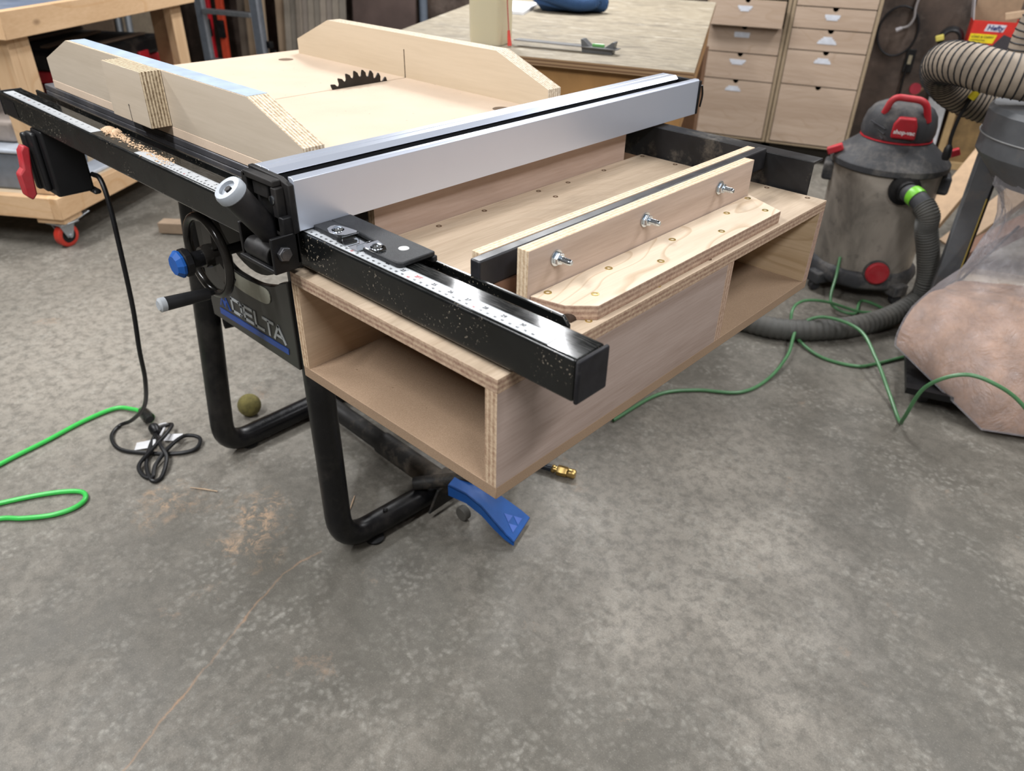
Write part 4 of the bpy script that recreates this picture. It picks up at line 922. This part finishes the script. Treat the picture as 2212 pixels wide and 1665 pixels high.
# ---- shop vacuum
VX, VY = 1.165, 2.15
vc = thing('shop_vacuum', 'dusty grey shop vacuum with red handle and red badge standing by the drawers', 'vacuum', (VX, VY, 0), ROOM)
m, nt, b = newmat('dusty_translucent_drum'); oc = N(nt, 'ShaderNodeTexCoord').outputs['Object']
n1 = noise(nt, mapping(nt, oc, (1, 1, .6)), 6, 6, .6, .8); n2 = noise(nt, oc, 22, 4, .6)
c = mixc(nt, ramp(nt, n1, [(.35, 0.0), (.62, 1.0)]), (.15, .134, .116), (.35, .31, .265))
c = mixc(nt, ramp(nt, n2, [(.6, 0.0), (.72, .45)]), c, (.05, .045, .045))
L(nt, c, b.inputs['Base Color']); b.inputs['Roughness'].default_value = .35
DRUM = m
MB().lathe([(.172, .075), (.176, .10), (.183, .476)], (VX, VY, 0), n=48).build('drum', DRUM, vc)
bs = MB().lathe([(.178, .045), (.196, .055), (.200, .075), (.190, .105), (.178, .112)], (VX, VY, 0), n=12)
for k in range(4):
    a = math.radians(45+90*k); p = Vector((VX+.185*math.cos(a), VY+.185*math.sin(a), .055)); bs.obox(p, (math.cos(a), math.sin(a), 0), (-math.sin(a), math.cos(a), 0), (0, 0, 1), .035, .03, .022)
bs = bs.build('base', DKPLAST, vc, bevel=.006)
for k in range(4):
    a = math.radians(45+90*k); p = Vector((VX+.20*math.cos(a), VY+.20*math.sin(a), .020))
    MB().lathe([(.016, -.014), (.0195, -.011), (.0195, .011), (.016, .014)], p, (-.5, .85, 0), 18).build('caster', flat('caster_black', (.03, .03, .033), .5), bs)
for s, y in ((-1, 0), (1, 0)):
    MB().box(VX+s*.185-.025, VX+s*.185+.025, VY-.05, VY+.05, .385, .450).build('side_handle', DKPLAST, vc, bevel=.012, seg=3)
MB().lathe([(.188, .458), (.197, .464), (.197, .482), (.192, .489), (.160, .515), (.130, .538), (.115, .552)], (VX, VY, 0), n=48).build('lid', DKPLAST, vc)
MB().lathe([(.1135, .5525), (.1183, .5535), (.118, .5560)], (VX, VY, 0), n=40).build('lid_trim', REDP, vc, label='thin red line under the motor head')
hdp = [(.116, .557), (.120, .575), (.119, .600), (.111, .632), (.094, .655), (.062, .670), (.02, .676)]
MB().lathe(hdp, (VX, VY, 0), n=14, sx=1.0, sy=.92).build('motor_head', DKPLAST, vc, ang=32)
th = Vector((math.cos(RA), 0, 0))
MB().tube(bend([(VX-.060, VY-.070, .640), (VX-.046, VY-.080, .696), (VX+.056, VY-.080, .692), (VX+.078, VY-.066, .625)], .03), .0110, 12).build('carry_handle', REDP, vc)
bd = MB().prism([(-.036, .572), (.040, .572), (.037, .616), (.028, .640), (-.024, .640), (-.036, .616)], -.1195, -.080, 'xz')
for v in bd.v: v.x += VX+.012; v.y += VY
bd = bd.build('badge', REDP, vc, bevel=.006, seg=3, label='red badge reading shop-vac')
MB().mesh(*textgeo('shop-vac', .0185, .0007), frameM((VX+.014, VY-.1200, .594), (1, 0, 0), (0, 0, 1))).build('badge_lettering', flat('letter_white', (.75, .7, .7), .5), bd, smooth=False)
for k in range(3):
    a = math.radians(232); 
    MB().tube([(VX-.094+.01*k, VY-.072, .612-.016*k), (VX-.045, VY-.106, .596-.016*k)], .0025, 6).build('vent_rib', flat('rib_dark', (.03, .03, .035), .5), vc)
for x, y in ((-.185, -.07), (.193, .06)):
    MB().obox((VX+x, VY+y, .505), (1, 0, .5), (0, 1, 0), (-.5, 0, 1), .026, .014, .012).build('latch', REDP, vc, bevel=.004)
MB().lathe([(.036, 0), (.040, .004), (.040, .012), (.034, .018)], (VX+.055, VY-.182, .122), (.18, -1, .06), 30).build('drain_cap', REDP, vc)
MB().lathe([(.044, 0), (.044, .008)], (VX+.053, VY-.176, .122), (.18, -1, .06), 30).build('drain_collar', DKPLAST, vc)
pdir = Vector((.62, -.76, -.10)).normalized(); pp = Vector((VX+.058, VY-.168, .425))
MB().lathe([(.050, 0), (.052, .006), (.052, .016), (.040, .020), (.034, .022), (.034, .045)], pp, Vector((.35, -.93, 0)), 28).build('inlet_port', BLACKM, vc)
q0 = pp+Vector((.35, -.93, 0)).normalized()*.035
hp = [q0, q0+pdir*.05, q0+pdir*.10+Vector((.01, 0, -.03)), Vector((1.318, 1.885, .335)), Vector((1.352, 1.90, .24)), Vector((1.375, 1.90, .15)), Vector((1.365, 1.90, .075)), Vector((1.27, 1.78, .037)), Vector((1.12, 1.63, .035)), Vector((.93, 1.545, .035)), Vector((.72, 1.60, .035)), Vector((.50, 1.75, .035)), Vector((.35, 1.95, .035))]
hpath = crom(hp, 40); rad = [.0340+(.0024 if i % 4 in (0, 1) else 0) for i in range(len(hpath))]
MB().tube(hpath[60:], rad[60:], 18).build('suction_hose', HOSE, vc)
MB().tube(hpath[:64], [.030]*64, 22).build('hose_cuff', DKPLAST, vc)
MB().tube(hpath[24:42], [.0325]*18, 22).build('tape_band', flat('lime_tape', (.16, .50, .03), .4), vc, label='bright green tape band on the hose cuff')

# ---- green cord near the vacuum
gc = [(.30, 1.05, .007), (.45, 1.06, .007), (.62, 1.08, .007), (.74, 1.14, .007), (.86, 1.25, .007), (.98, 1.36, .02), (1.045, 1.45, .04), (1.055, 1.52, .06), (1.00, 1.50, .07), (.98, 1.42, .03), (1.06, 1.35, .007), (1.22, 1.28, .007), (1.36, 1.28, .007), (1.44, 1.38, .007), (1.38, 1.5, .06), (1.22, 1.56, .085), (1.08, 1.50, .085), (1.02, 1.48, .05), (1.05, 1.46, .007), (1.10, 1.55, .007), (1.17, 1.66, .007)]
def fw(x, y, z):
    """floor point in saw axes to room axes"""
    v = ROOM.inverted() @ Vector((x, y, z)); return v
pts_g = [fw(.278, .991, .006), fw(.293, 1.187, .006), fw(.36, 1.29, .006), fw(.46, 1.373, .006), fw(.485, 1.50, .006), fw(.470, 1.66, .02), fw(.43, 1.80, .05), fw(.48, 1.86, .085), fw(.60, 1.86, .085), fw(.70, 1.76, .06), Vector((1.296, 1.30, .02)), Vector((1.327, 1.185, .006)), Vector((1.325, 1.125, .055)), Vector((1.345, 1.115, .165)), Vector((1.413, 1.105, .228)), Vector((1.49, 1.10, .222)), Vector((1.57, 1.10, .175)), Vector((1.68, 1.08, .06)), Vector((1.76, 1.04, .006)), Vector((1.95, .98, .006))]
single('green_cord', MB().tube(crom(pts_g, 8), .0052, 10), flat('dull_green_cord', (.075, .20, .085), .4), 'dull green extension cord looping on the floor between the box and the dust bag', 'cord', tuple(pts_g[0]), ROOM)
pts_g2 = [Vector((1.46, 1.64, .006)), Vector((1.36, 1.60, .006)), Vector((1.27, 1.51, .006)), Vector((1.20, 1.455, .006)), Vector((1.09, 1.47, .006)), Vector((1.00, 1.56, .02)), Vector((.975, 1.62, .07)), Vector((1.00, 1.70, .08)), Vector((1.08, 1.80, .05)), Vector((1.20, 1.86, .01)), Vector((1.28, 1.92, .006)), Vector((1.20, 1.97, .006)), fw(.50, 2.12, .01), fw(.42, 2.10, .03), fw(.38, 2.20, .10), fw(.365, 2.235, .15)]
single('green_cord', MB().tube(crom(pts_g2, 8), .0052, 10), flat('dull_green_cord', (.075, .20, .085), .4), 'dull green cord from the dust bag running up in front of the shop vacuum base', 'cord', tuple(pts_g2[0]), ROOM)

# ---- dust collector
DX, DY = 1.565, 1.66
GREYM = flat('dusty_grey_steel', (.105, .110, .118), .42, 0, .2, 12, (.24, .18, .13), .5)
dc = thing('dust_collector', 'grey dust collector with ribbed hose at the right edge', 'dust collector', (DX, DY, 0), ROOM)
MB().lathe([(.145, .575), (.215, .650), (.222, .66), (.222, .765), (.212, .778), (.05, .790)], (DX, DY, 0), n=20).build('housing', GREYM, dc, ang=25)
MB().tube([(DX+.223*math.cos(a), DY+.223*math.sin(a), .705) for a in [2*PI*i/40 for i in range(40)]], .0022, 6, closed=True).build('seam', flat('seam_pale', (.25, .25, .25), .5), dc)
pst = MB().box(1.385, 1.445, 1.80, 1.86, .065, .640).build('stand_post', GREYM, dc, bevel=.002)
MB().box(1.4455, 1.450, 1.795, 1.86, .065, .640).build('post_flange', BLACKM, pst)
MB().tube([(1.4425, 1.7965, .15), (1.4425, 1.7965, .48)], .0022, 6).build('edge_strip', flat('yellow_strip', (.45, .33, .08), .5), pst, label='thin yellow strip along the post')
MB().box(1.70, 1.76, 1.80, 1.86, .065, .64).build('stand_post', GREYM, dc, bevel=.002)
bsn = MB().box(1.33, 1.88, 1.28, 1.90, .045, .064).build('base_plate', BLACKM, dc)
for x, y in ((1.385, 1.335), (1.83, 1.335), (1.385, 1.85), (1.83, 1.85)):
    MB().lathe([(.018, -.012), (.0215, -.009), (.0215, .009), (.018, .012)], (x, y, .0217), (1, .3, 0), 20).build('caster', flat('caster_black', (.03, .03, .033), .5), bsn)
# ribbed fabric hose
def ribbed(path, r, name, par, pitch=3):
    P = crom(path, 12); rads = [r+(.004 if i % pitch == 0 else 0) for i in range(len(P))]
    h = MB().tube(P, [r]*len(P), 22).build(name, flat('hose_fabric', (.30, .245, .19), .75, 0, .2, 20), par)
    ring = MB()
    for i in range(1, len(P)-1, pitch):
        t = (P[i+1]-P[i-1]).normalized(); u = t.orthogonal().normalized(); w = t.cross(u)
        ring.tube([P[i]+(u*math.cos(a)+w*math.sin(a))*(r+.0005) for a in [2*PI*k/22 for k in range(22)]], .0022, 6, closed=True)
    ring.build('hose_wire', flat('wire_black', (.018, .018, .02), .5), h, label='black wire rings')
    return h
ribbed([(2.0, 1.58, .87), (1.80, 1.60, .850), (1.60, 1.61, .846), (1.46, 1.62, .848), (1.34, 1.63, .856), (1.26, 1.67, .866), (1.212, 1.76, .852), (1.225, 1.86, .805), (1.285, 1.92, .755), (1.37, 1.94, .725), (1.46, 1.93, .71)], .055, 'ribbed_hose', dc, 2)
ribbed([(1.47, 2.04, .80), (1.455, 2.04, .88), (1.47, 2.04, .97), (1.52, 2.04, 1.06), (1.62, 2.03, 1.16)], .062, 'ribbed_hose', dc, 2)
pc = MB().tube(crom([(1.345, 1.86, .80), (1.322, 1.86, .76), (1.305, 1.86, .70), (1.300, 1.86, .64), (1.303, 1.86, .61)], 8), .0055, 10).build('power_cord', cordm, dc, label='black plug cord hanging from the hose')
MB().tube([(1.303, 1.86, .612), (1.303, 1.86, .600), (1.304, 1.86, .575), (1.304, 1.86, .565)], [.006, .012, .0135, .010], 12).build('plug', cordm, pc)
MB().tube([(1.329, 1.86, .772), (1.318, 1.86, .748)], .011, 10).build('cord_connector', flat('yellow_plastic', (.62, .50, .02), .4), pc)
# bag
bg = thing('dust_bag', 'clear plastic dust bag full of tan sawdust at the right edge', 'bag', (1.6, 1.45, .03), ROOM)
C0 = fw(1.039, 1.657, .0); Cl = fw(.739, 1.75, .12)
bot = [(C0.x, C0.y, .005), (Cl.x, Cl.y, .115), (1.42, 1.60, .10), (1.80, 1.66, .10), (1.98, 1.40, .05), (1.86, 1.24, .02)]
def ringpts(t, n=48):
    """outline of the bag at parameter t (0 bottom .. 1 neck)"""
    n6 = len(bot); out = []
    for k in range(n):
        a = k/n*n6; i = int(a); f = a-i
        p = Vector(bot[i]).lerp(Vector(bot[(i+1) % n6]), f)
        cbx, cby = 1.62, 1.45
        ang = math.atan2(p.y-cby, p.x-cbx)
        out.append((p, ang))
    return out
def bagmesh(levels, wr, shrink=0.0):
    mb = MB(); n = 72; rp_ = ringpts(0, n); vs = []
    for t in levels:
        sN = min(1, t/.80); sN = sN*sN*(3-2*sN)*.55+sN*.45
        bul = math.sin(min(1, t/.5)*PI)*.035
        nr = .150 if t > .93 else .100+.035*max(0, (t-.80)/.13)
        for (p, ang) in rp_:
            nk = Vector((DX+nr*math.cos(ang), DY-.02+nr*math.sin(ang)))
            base = Vector((p.x, p.y)); q = base*(1-sN)+nk*sN
            d = (base-Vector((1.62, 1.45))).normalized()
            w = wr*(math.sin(7*ang+9*t)+.7*math.sin(13*ang-14*t+2)+.5*math.sin(23*ang+31*t))*(.3+sN)*min(1, t/.06)
            q = q+d*(w-shrink+bul)
            z = (p.z)*(1-t)**2+.012+t*.595
            vs.append((q.x, q.y, z))
    rows = len(levels)
    fs = [(i*n+k, i*n+(k+1) % n, (i+1)*n+(k+1) % n, (i+1)*n+k) for i in range(rows-1) for k in range(n)]+[tuple(range(n-1, -1, -1))]
    mb.add(vs, fs); return mb, n, rows
m, nt, b = newmat('bag_film'); b.inputs['Base Color'].default_value = (.56, .54, .58, 1); b.inputs['Roughness'].default_value = .2; b.inputs['Specular IOR Level'].default_value = .9
tr_ = nt.nodes.new('ShaderNodeBsdfTransparent'); ms = nt.nodes.new('ShaderNodeMixShader'); ms.inputs[0].default_value = .30
lw_ = nt.nodes.new('ShaderNodeLayerWeight'); lw_.inputs['Blend'].default_value = .35
L(nt, ramp(nt, lw_.outputs['Facing'], [(0, .26), (1, .68)]), ms.inputs[0])
L(nt, tr_.outputs[0], ms.inputs[1]); L(nt, b.outputs[0], ms.inputs[2]); L(nt, ms.outputs[0], nt.nodes['Material Output'].inputs[0])
oc = N(nt, 'ShaderNodeTexCoord').outputs['Object']; bump(nt, b, noise(nt, mapping(nt, oc, (1, 1, .35), (0, 0, 0), (.5, .3, 0)), 11, 6, .62, 2.2), 1.0, .035)
lv_ = [0, .02, .05, .09, .14, .2, .27, .34, .42, .5, .58, .66, .72, .78, .84, .9, .95, 1.0]
mbg, _, _ = bagmesh(lv_, .005)
mbg.build('bag_film', m, bg, ang=60)
mfill, n_f, rw = bagmesh([0, .02, .05, .09, .14, .2, .26, .31, .35], .004, .006)
top = [i for i in range((rw-1)*n_f, rw*n_f)]
zt_ = sum(mfill.v[i].z for i in top)/n_f; mfill.v.append(Vector((1.60, 1.47, zt_+.04)))
ci = len(mfill.v)-1
for k in range(n_f): mfill.f.append((top[k], top[(k+1) % n_f], ci))
mfill.build('sawdust_fill', flat('sawdust_fill', (.50, .30, .185), .9, 0, .3, 16, (.27, .155, .10), .8, bmp=.5), bg, ang=60, label='tan sawdust filling the lower half')
MB().tube([(DX+.147*math.cos(a), DY+.147*math.sin(a), .597) for a in [2*PI*i/40 for i in range(40)]], .006, 8, closed=True).build('band_clamp', flat('band_grey', (.25, .27, .3), .4, .5), bg)

# ---- boards and panels around the right wall corner
single('pale_board', MB().add([(1.385, 3.95, 0), (1.480, 3.95, 0), (1.480, 3.965, 0), (1.385, 3.965, 0), (1.385, 4.14, .50), (1.480, 4.14, .50), (1.480, 4.155, .50), (1.385, 4.155, .50)], [(0,3,2,1),(4,5,6,7),(0,1,5,4),(1,2,6,5),(2,3,7,6),(3,0,4,7)]), flat('panel_pale', (.42, .42, .43), .6), 'pale grey narrow panel leaning behind the shop vacuum', 'panel', (1.43, 3.95, 0), ROOM)
single('picture_frame', MB().box(1.500, 1.535, 4.02, 4.05, 0, .57).box(1.535, 1.85, 4.02, 4.05, .53, .57).box(1.535, 1.85, 4.02, 4.05, .0, .04), flat('frame_pine', (.40, .27, .13), .6), 'light wood frame leaning behind the hanging plug', 'frame', (1.50, 4.03, 0), ROOM, bevel=.002)
single('speckled_board', MB().box(1.52, 1.85, 4.055, 4.07, 0.0, .56), flat('osb_brown', (.20, .125, .05), .6, 0, .4, 14), 'brown speckled panel inside the light wood frame', 'panel', (1.6, 4.06, 0), ROOM)
single('white_rail', MB().box(1.537, 1.68, 4.030, 4.045, .305, .330), flat('rail_white', (.50, .52, .56), .5), 'short white strip across the brown panel', 'strip', (1.54, 4.03, .3), ROOM)
single('round_stick', MB().tube([(1.06, 4.14, .06), (1.40, 4.10, .46)], .008, 10), flat('stick_wood', (.30, .19, .12), .6), 'thin wooden stick leaning on the wall above the shop vacuum', 'stick', (1.06, 4.1, .06), ROOM)
single('red_disc', MB().lathe([(.030, 0), (.030, .012)], (1.298, 4.06, .395), (.3, -1, .2), 22), flat('disc_red', (.30, .015, .03), .5), 'red round cap on the wall above the shop vacuum', 'cap', (1.298, 4.06, .395), ROOM)
def plank(p, q, w, t, mat, label, base):
    P_, Q_ = Vector(p), Vector(q); d = (Q_-P_).normalized(); s = Vector((0, 0, 1)).cross(d).normalized(); u = d.cross(s)
    return single('cardboard_strip' if 'cardboard' in label else 'leaning_plank', MB().obox((P_+Q_)/2, d, s, u, (Q_-P_).length/2, w, t), mat, label, 'plank' if 'plank' in label else 'board', base, ROOM, bevel=.001)
plank((1.42, 2.72, .09), (1.66, 3.05, .50), .05, .012, flat('plank_tan', (.42, .28, .165), .65), 'light tan plank leaning between the shop vacuum and the grey post', (1.5, 2.8, .05))
plank((1.50, 2.55, .06), (1.80, 2.72, .40), .06, .012, flat('plank_brown', (.36, .25, .16), .65), 'light brown plank leaning behind the grey post', (1.6, 2.6, .03))
plank((1.50, 2.40, .055), (1.86, 2.46, .36), .05, .02, flat('plank_red_brown', (.17, .09, .06), .6), 'reddish brown plank leaning behind the clear dust bag', (1.6, 2.4, .03))
single('wood_offcut', MB().box(1.44, 1.95, 2.22, 2.42, .0, .035), flat('offcut_pale', (.38, .31, .23), .7), 'flat pale offcut on the floor behind the grey post', 'offcut', (1.6, 2.3, 0), ROOM, bevel=.002)
single('black_cable', MB().tube([(1.52, 2.2, .05), (1.66, 2.3, .26)], .005, 8), cordm, 'thin black cable rising behind the grey post', 'cable', (1.52, 2.2, .05), ROOM)
# wall socket, hanging cords, loop
ob = thing('wall_outlet', 'black wall outlet with cord on the brown wall above the vacuum', 'outlet', (1.245, 4.19, .50), ROOM)
MB().box(1.215, 1.262, 4.183, 4.199, .455, .575).build('outlet_box', BLACKM, ob, bevel=.002)
MB().box(1.230, 1.248, 4.176, 4.182, .50, .545).build('receptacle', flat('ivory', (.30, .26, .18), .5), ob)
MB().tube([(1.235, 4.17, .50), (1.232, 4.165, .42), (1.236, 4.17, .30)], .006, 8).build('cord', cordm, ob)
single('cable_loop', MB().tube([(1.14+.100*math.cos(a), 4.185, .66+.125*math.sin(a)) for a in [2*PI*i/36 for i in range(36)]], .0055, 8, closed=True), flat('loop_black', (.014, .014, .016), .5), 'large loop of black cable hanging on the brown wall', 'cable', (1.14, 4.18, .66), ROOM)
wc = thing('coax_cable', 'grey cable end with pale plug hanging on the brown wall', 'cable', (1.2, 4.17, .66), ROOM)
MB().tube(crom([(1.215, 4.15, .95), (1.195, 4.15, .80), (1.200, 4.15, .735), (1.185, 4.15, .695), (1.152, 4.15, .680)], 6), .0065, 8).build('cable', flat('cable_grey', (.30, .28, .28), .5), wc)
MB().tube([(1.155, 4.15, .681), (1.128, 4.15, .668)], [.009, .012], 10).build('plug', flat('plug_pale', (.42, .40, .42), .5), wc)
# cardboard box of bags
hb = thing('bag_carton', 'open red and yellow cardboard carton of heavy duty bags at the upper right', 'box', (1.60, 3.95, .60), ROOM)
hx0, hx1, hy0, hy1, hz0, hz1 = 1.462, 1.675, 3.88, 4.05, .600, .768
crd = flat('cardboard_inside', (.27, .18, .11), .8); REDC = flat('carton_red', (.52, .020, .012), .5)
MB().box(hx0, hx1, hy0, hy0+.004, hz0, hz1).box(hx0, hx0+.004, hy0+.004, hy1, hz0, hz1).box(hx1-.004, hx1, hy0+.004, hy1, hz0, hz1).box(hx0+.004, hx1-.004, hy0+.004, hy1, hz0, hz0+.004).build('carton', REDC, hb)
MB().box(hx0+.004, hx1-.004, hy1-.004, hy1, hz0+.004, hz1+.10).build('flap', crd, hb, label='brown open flap')
MB().add([(hx0, hy0, hz1), (hx0, hy1, hz1), (hx0-.02, hy1, hz1+.09), (hx0-.02, hy0+.03, hz1+.09), (hx0-.003, hy0, hz1), (hx0-.003, hy1, hz1), (hx0-.023, hy1, hz1+.09), (hx0-.023, hy0+.03, hz1+.09)], [(0, 1, 2, 3), (7, 6, 5, 4), (0, 4, 5, 1), (1, 5, 6, 2), (2, 6, 7, 3), (3, 7, 4, 0)]).build('flap', flat('flap_grey', (.36, .33, .34), .6), hb, label='greyish side flap')
F = hy0-.0006
def pan(poly, mat, name, par, e=0.0, **kw): return MB().add([(x, F-e, z) for x, z in poly], [tuple(range(len(poly)))]).build(name, mat, par, smooth=False, **kw)
pan([(hx0+.004, .668), (hx0+.112, .668), (hx0+.122, .708), (hx0+.004, .708)], flat('carton_yellow', (.70, .55, .01), .5), 'printed_panel', hb, label='yellow band reading LOAD & CARRY')
pan([(hx0+.004, .640), (hx0+.085, .640), (hx0+.098, .665), (hx0+.004, .665)], flat('carton_dark', (.03, .03, .045), .5), 'printed_panel', hb, label='dark band with white small print')
pan([(hx0+.058, .722), (hx0+.142, .722), (hx0+.150, .754), (hx0+.066, .754)], flat('carton_white', (.55, .55, .60), .5), 'printed_panel', hb, label='white logo field')
pan([(hx0+.108, .615), (hx0+.19, .615), (hx0+.19, .70), (hx0+.15, .712), (hx0+.118, .665)], flat('carton_bag_grey', (.045, .04, .045), .5), 'printed_panel', hb, e=.0004, label='printed picture of a dark bag')
MB().mesh(*textgeo('Hefty', .032, .0011, .25), frameM((hx0+.104, F-.0009, .7375), (1, 0, 0), (0, 0, 1))).build('carton_lettering', flat('navy_ink', (.02, .02, .12), .5), hb, smooth=False, label='navy Hefty lettering')
MB().mesh(*textgeo('LOAD & CARRY', .0140, .0003), frameM((hx0+.060, F-.0009, .695), (1, 0, 0), (0, 0, 1))).mesh(*textgeo('CONTRACTOR', .0095, .0002), frameM((hx0+.042, F-.0009, .679), (1, 0, 0), (0, 0, 1))).build('carton_lettering', INK, hb, smooth=False, label='black LOAD & CARRY lettering')
MB().mesh(*textgeo('ADD HEAVY-DUTY', .0088, .0003), frameM((hx0+.046, F-.0009, .658), (1, 0, 0), (0, 0, 1))).mesh(*textgeo('BAGS THAT...', .0088, .0003), frameM((hx0+.042, F-.0009, .647), (1, 0, 0), (0, 0, 1))).build('carton_lettering', flat('letter_white', (.75, .7, .7), .5), hb, smooth=False, label='white small print')
sf = thing('wall_shelf', 'dark wall shelf holding the red carton and coiled black cord', 'shelf', (1.75, 4.0, .57), ROOM)
MB().box(1.40, 3.0, 3.86, 4.19, .575, .5985).build('shelf_board', flat('shelf_dark', (.05, .035, .028), .7), sf)
for x in (1.42, 2.2, 2.9): MB().box(x, x+.03, 3.90, 4.19, .50, .5745).build('bracket', flat('shelf_dark', (.05, .035, .028), .7), sf)
ccb = thing('coiled_cord', 'black coiled cord with yellow plug hanging left of the red carton', 'cord', (1.40, 3.95, .60), ROOM)
cl_ = MB()
for k in range(4):
    cl_.tube([(1.390+(.042+.003*k)*math.cos(a), 3.93+.009*k, .668+(.042+.003*k)*math.sin(a)) for a in [2*PI*i/28 for i in range(28)]], .0095, 8, closed=True)
cl_.build('coil', cordm, ccb)
MB().obox((1.336, 3.92, .672), (1, 0, .35), (0, 1, 0), (-.35, 0, 1), .019, .012, .0135).build('plug', flat('yellow_dull', (.52, .44, .09), .5), ccb, bevel=.003)
stk = single('square_stick', MB().obox((1.69, 3.90, .812), (.95, .0, .22), (0, 1, 0), (-.22, 0, .95), .10, .014, .016), flat('stick_pale', (.45, .31, .20), .6), 'square light wood stick lying across the open red carton', 'stick', (1.70, 3.9, .78), ROOM, bevel=.002)

# ================================================================== LIGHTS
def shop_light(e1_, e2_, ang=0.0, power=60, n=0, w_=.10):
    """ceiling fixture with two tubes; an area lamp gives its light"""
    t = thing('ceiling_light', ('twin tube shop light on the ceiling, number and place: row %s' % n), 'light', (e1_, e2_, 2.60), ROOM)
    MB().box(e1_-.06, e1_+.06, e2_-.62, e2_+.62, 2.62, 2.70).build('housing', flat('white_enamel', (.7, .7, .7), .4), t)
    d = bpy.data.lights.new('shop_lamp', 'AREA'); d.shape = 'RECTANGLE'; d.size = w_; d.size_y = 1.2; d.energy = power; d.color = (.985, .99, 1.0)
    o = bpy.data.objects.new('shop_lamp', d); COL.objects.link(o); o.parent = t; o.location = (0, 0, .005)
    o['kind'] = 'structure'
    t.rotation_euler.z += ang
    return t
rows = ['over the far left of the workbench', 'over the far middle of the workbench', 'over the drawer cabinets', 'over the left bench', 'behind the viewer at left', 'behind the viewer at right', 'over the right side']
for (x, y, p), r_ in zip(((-.93, 2.94, 44), (-.24, 2.69, 44), (1.6, 3.0, 38), (-1.9, .2, 66), (-.2, -1.4, 62), (1.9, -1.2, 46), (2.2, 1.2, 34)), rows):
    t = shop_light(x, y, math.radians(27) if y > 2.6 and x < 0 else 0.0, p, w_=.07 if y > 2.6 and x < 0 else .10); t['label'] = 'twin tube shop light on the ceiling '+r_; t['group'] = 'ceiling shop lights'
w = bpy.data.worlds.new('world'); sc.world = w; w.use_nodes = True
w.node_tree.nodes['Background'].inputs[0].default_value = (.55, .6, .7, 1); w.node_tree.nodes['Background'].inputs[1].default_value = .15

# ================================================================== CAMERA
F_PX, YAW, PITCH, ROLL = 1619.571, 2.308304, -0.571279, 0.025151
CAM = Vector((1.21579, -0.46319, 1.20970))
f = Vector((math.cos(PITCH)*math.cos(YAW), math.cos(PITCH)*math.sin(YAW), math.sin(PITCH)))
r = Vector((math.sin(YAW), -math.cos(YAW), 0)); u = r.cross(f)
r2 = math.cos(ROLL)*r+math.sin(ROLL)*u; u2 = r2.cross(f)
cd = bpy.data.cameras.new('camera'); cam = bpy.data.objects.new('camera', cd); COL.objects.link(cam)
M = Matrix((r2, u2, -f)).transposed().to_4x4(); M.translation = CAM; cam.matrix_world = M
cd.sensor_fit = 'HORIZONTAL'; cd.sensor_width = 36; cd.lens = F_PX/2212*36; cd.clip_start = .02; cd.clip_end = 60
cd.dof.use_dof = True; cd.dof.focus_distance = 1.05; cd.dof.aperture_fstop = 6.0
sc.camera = cam
sc.view_settings.view_transform = 'Standard'; sc.view_settings.look = 'None'; sc.view_settings.gamma = 1; sc.view_settings.use_curve_mapping = False
sc.view_settings.exposure = 0.16
for o in bpy.data.objects:
    if '_b' in o: del o['_b']
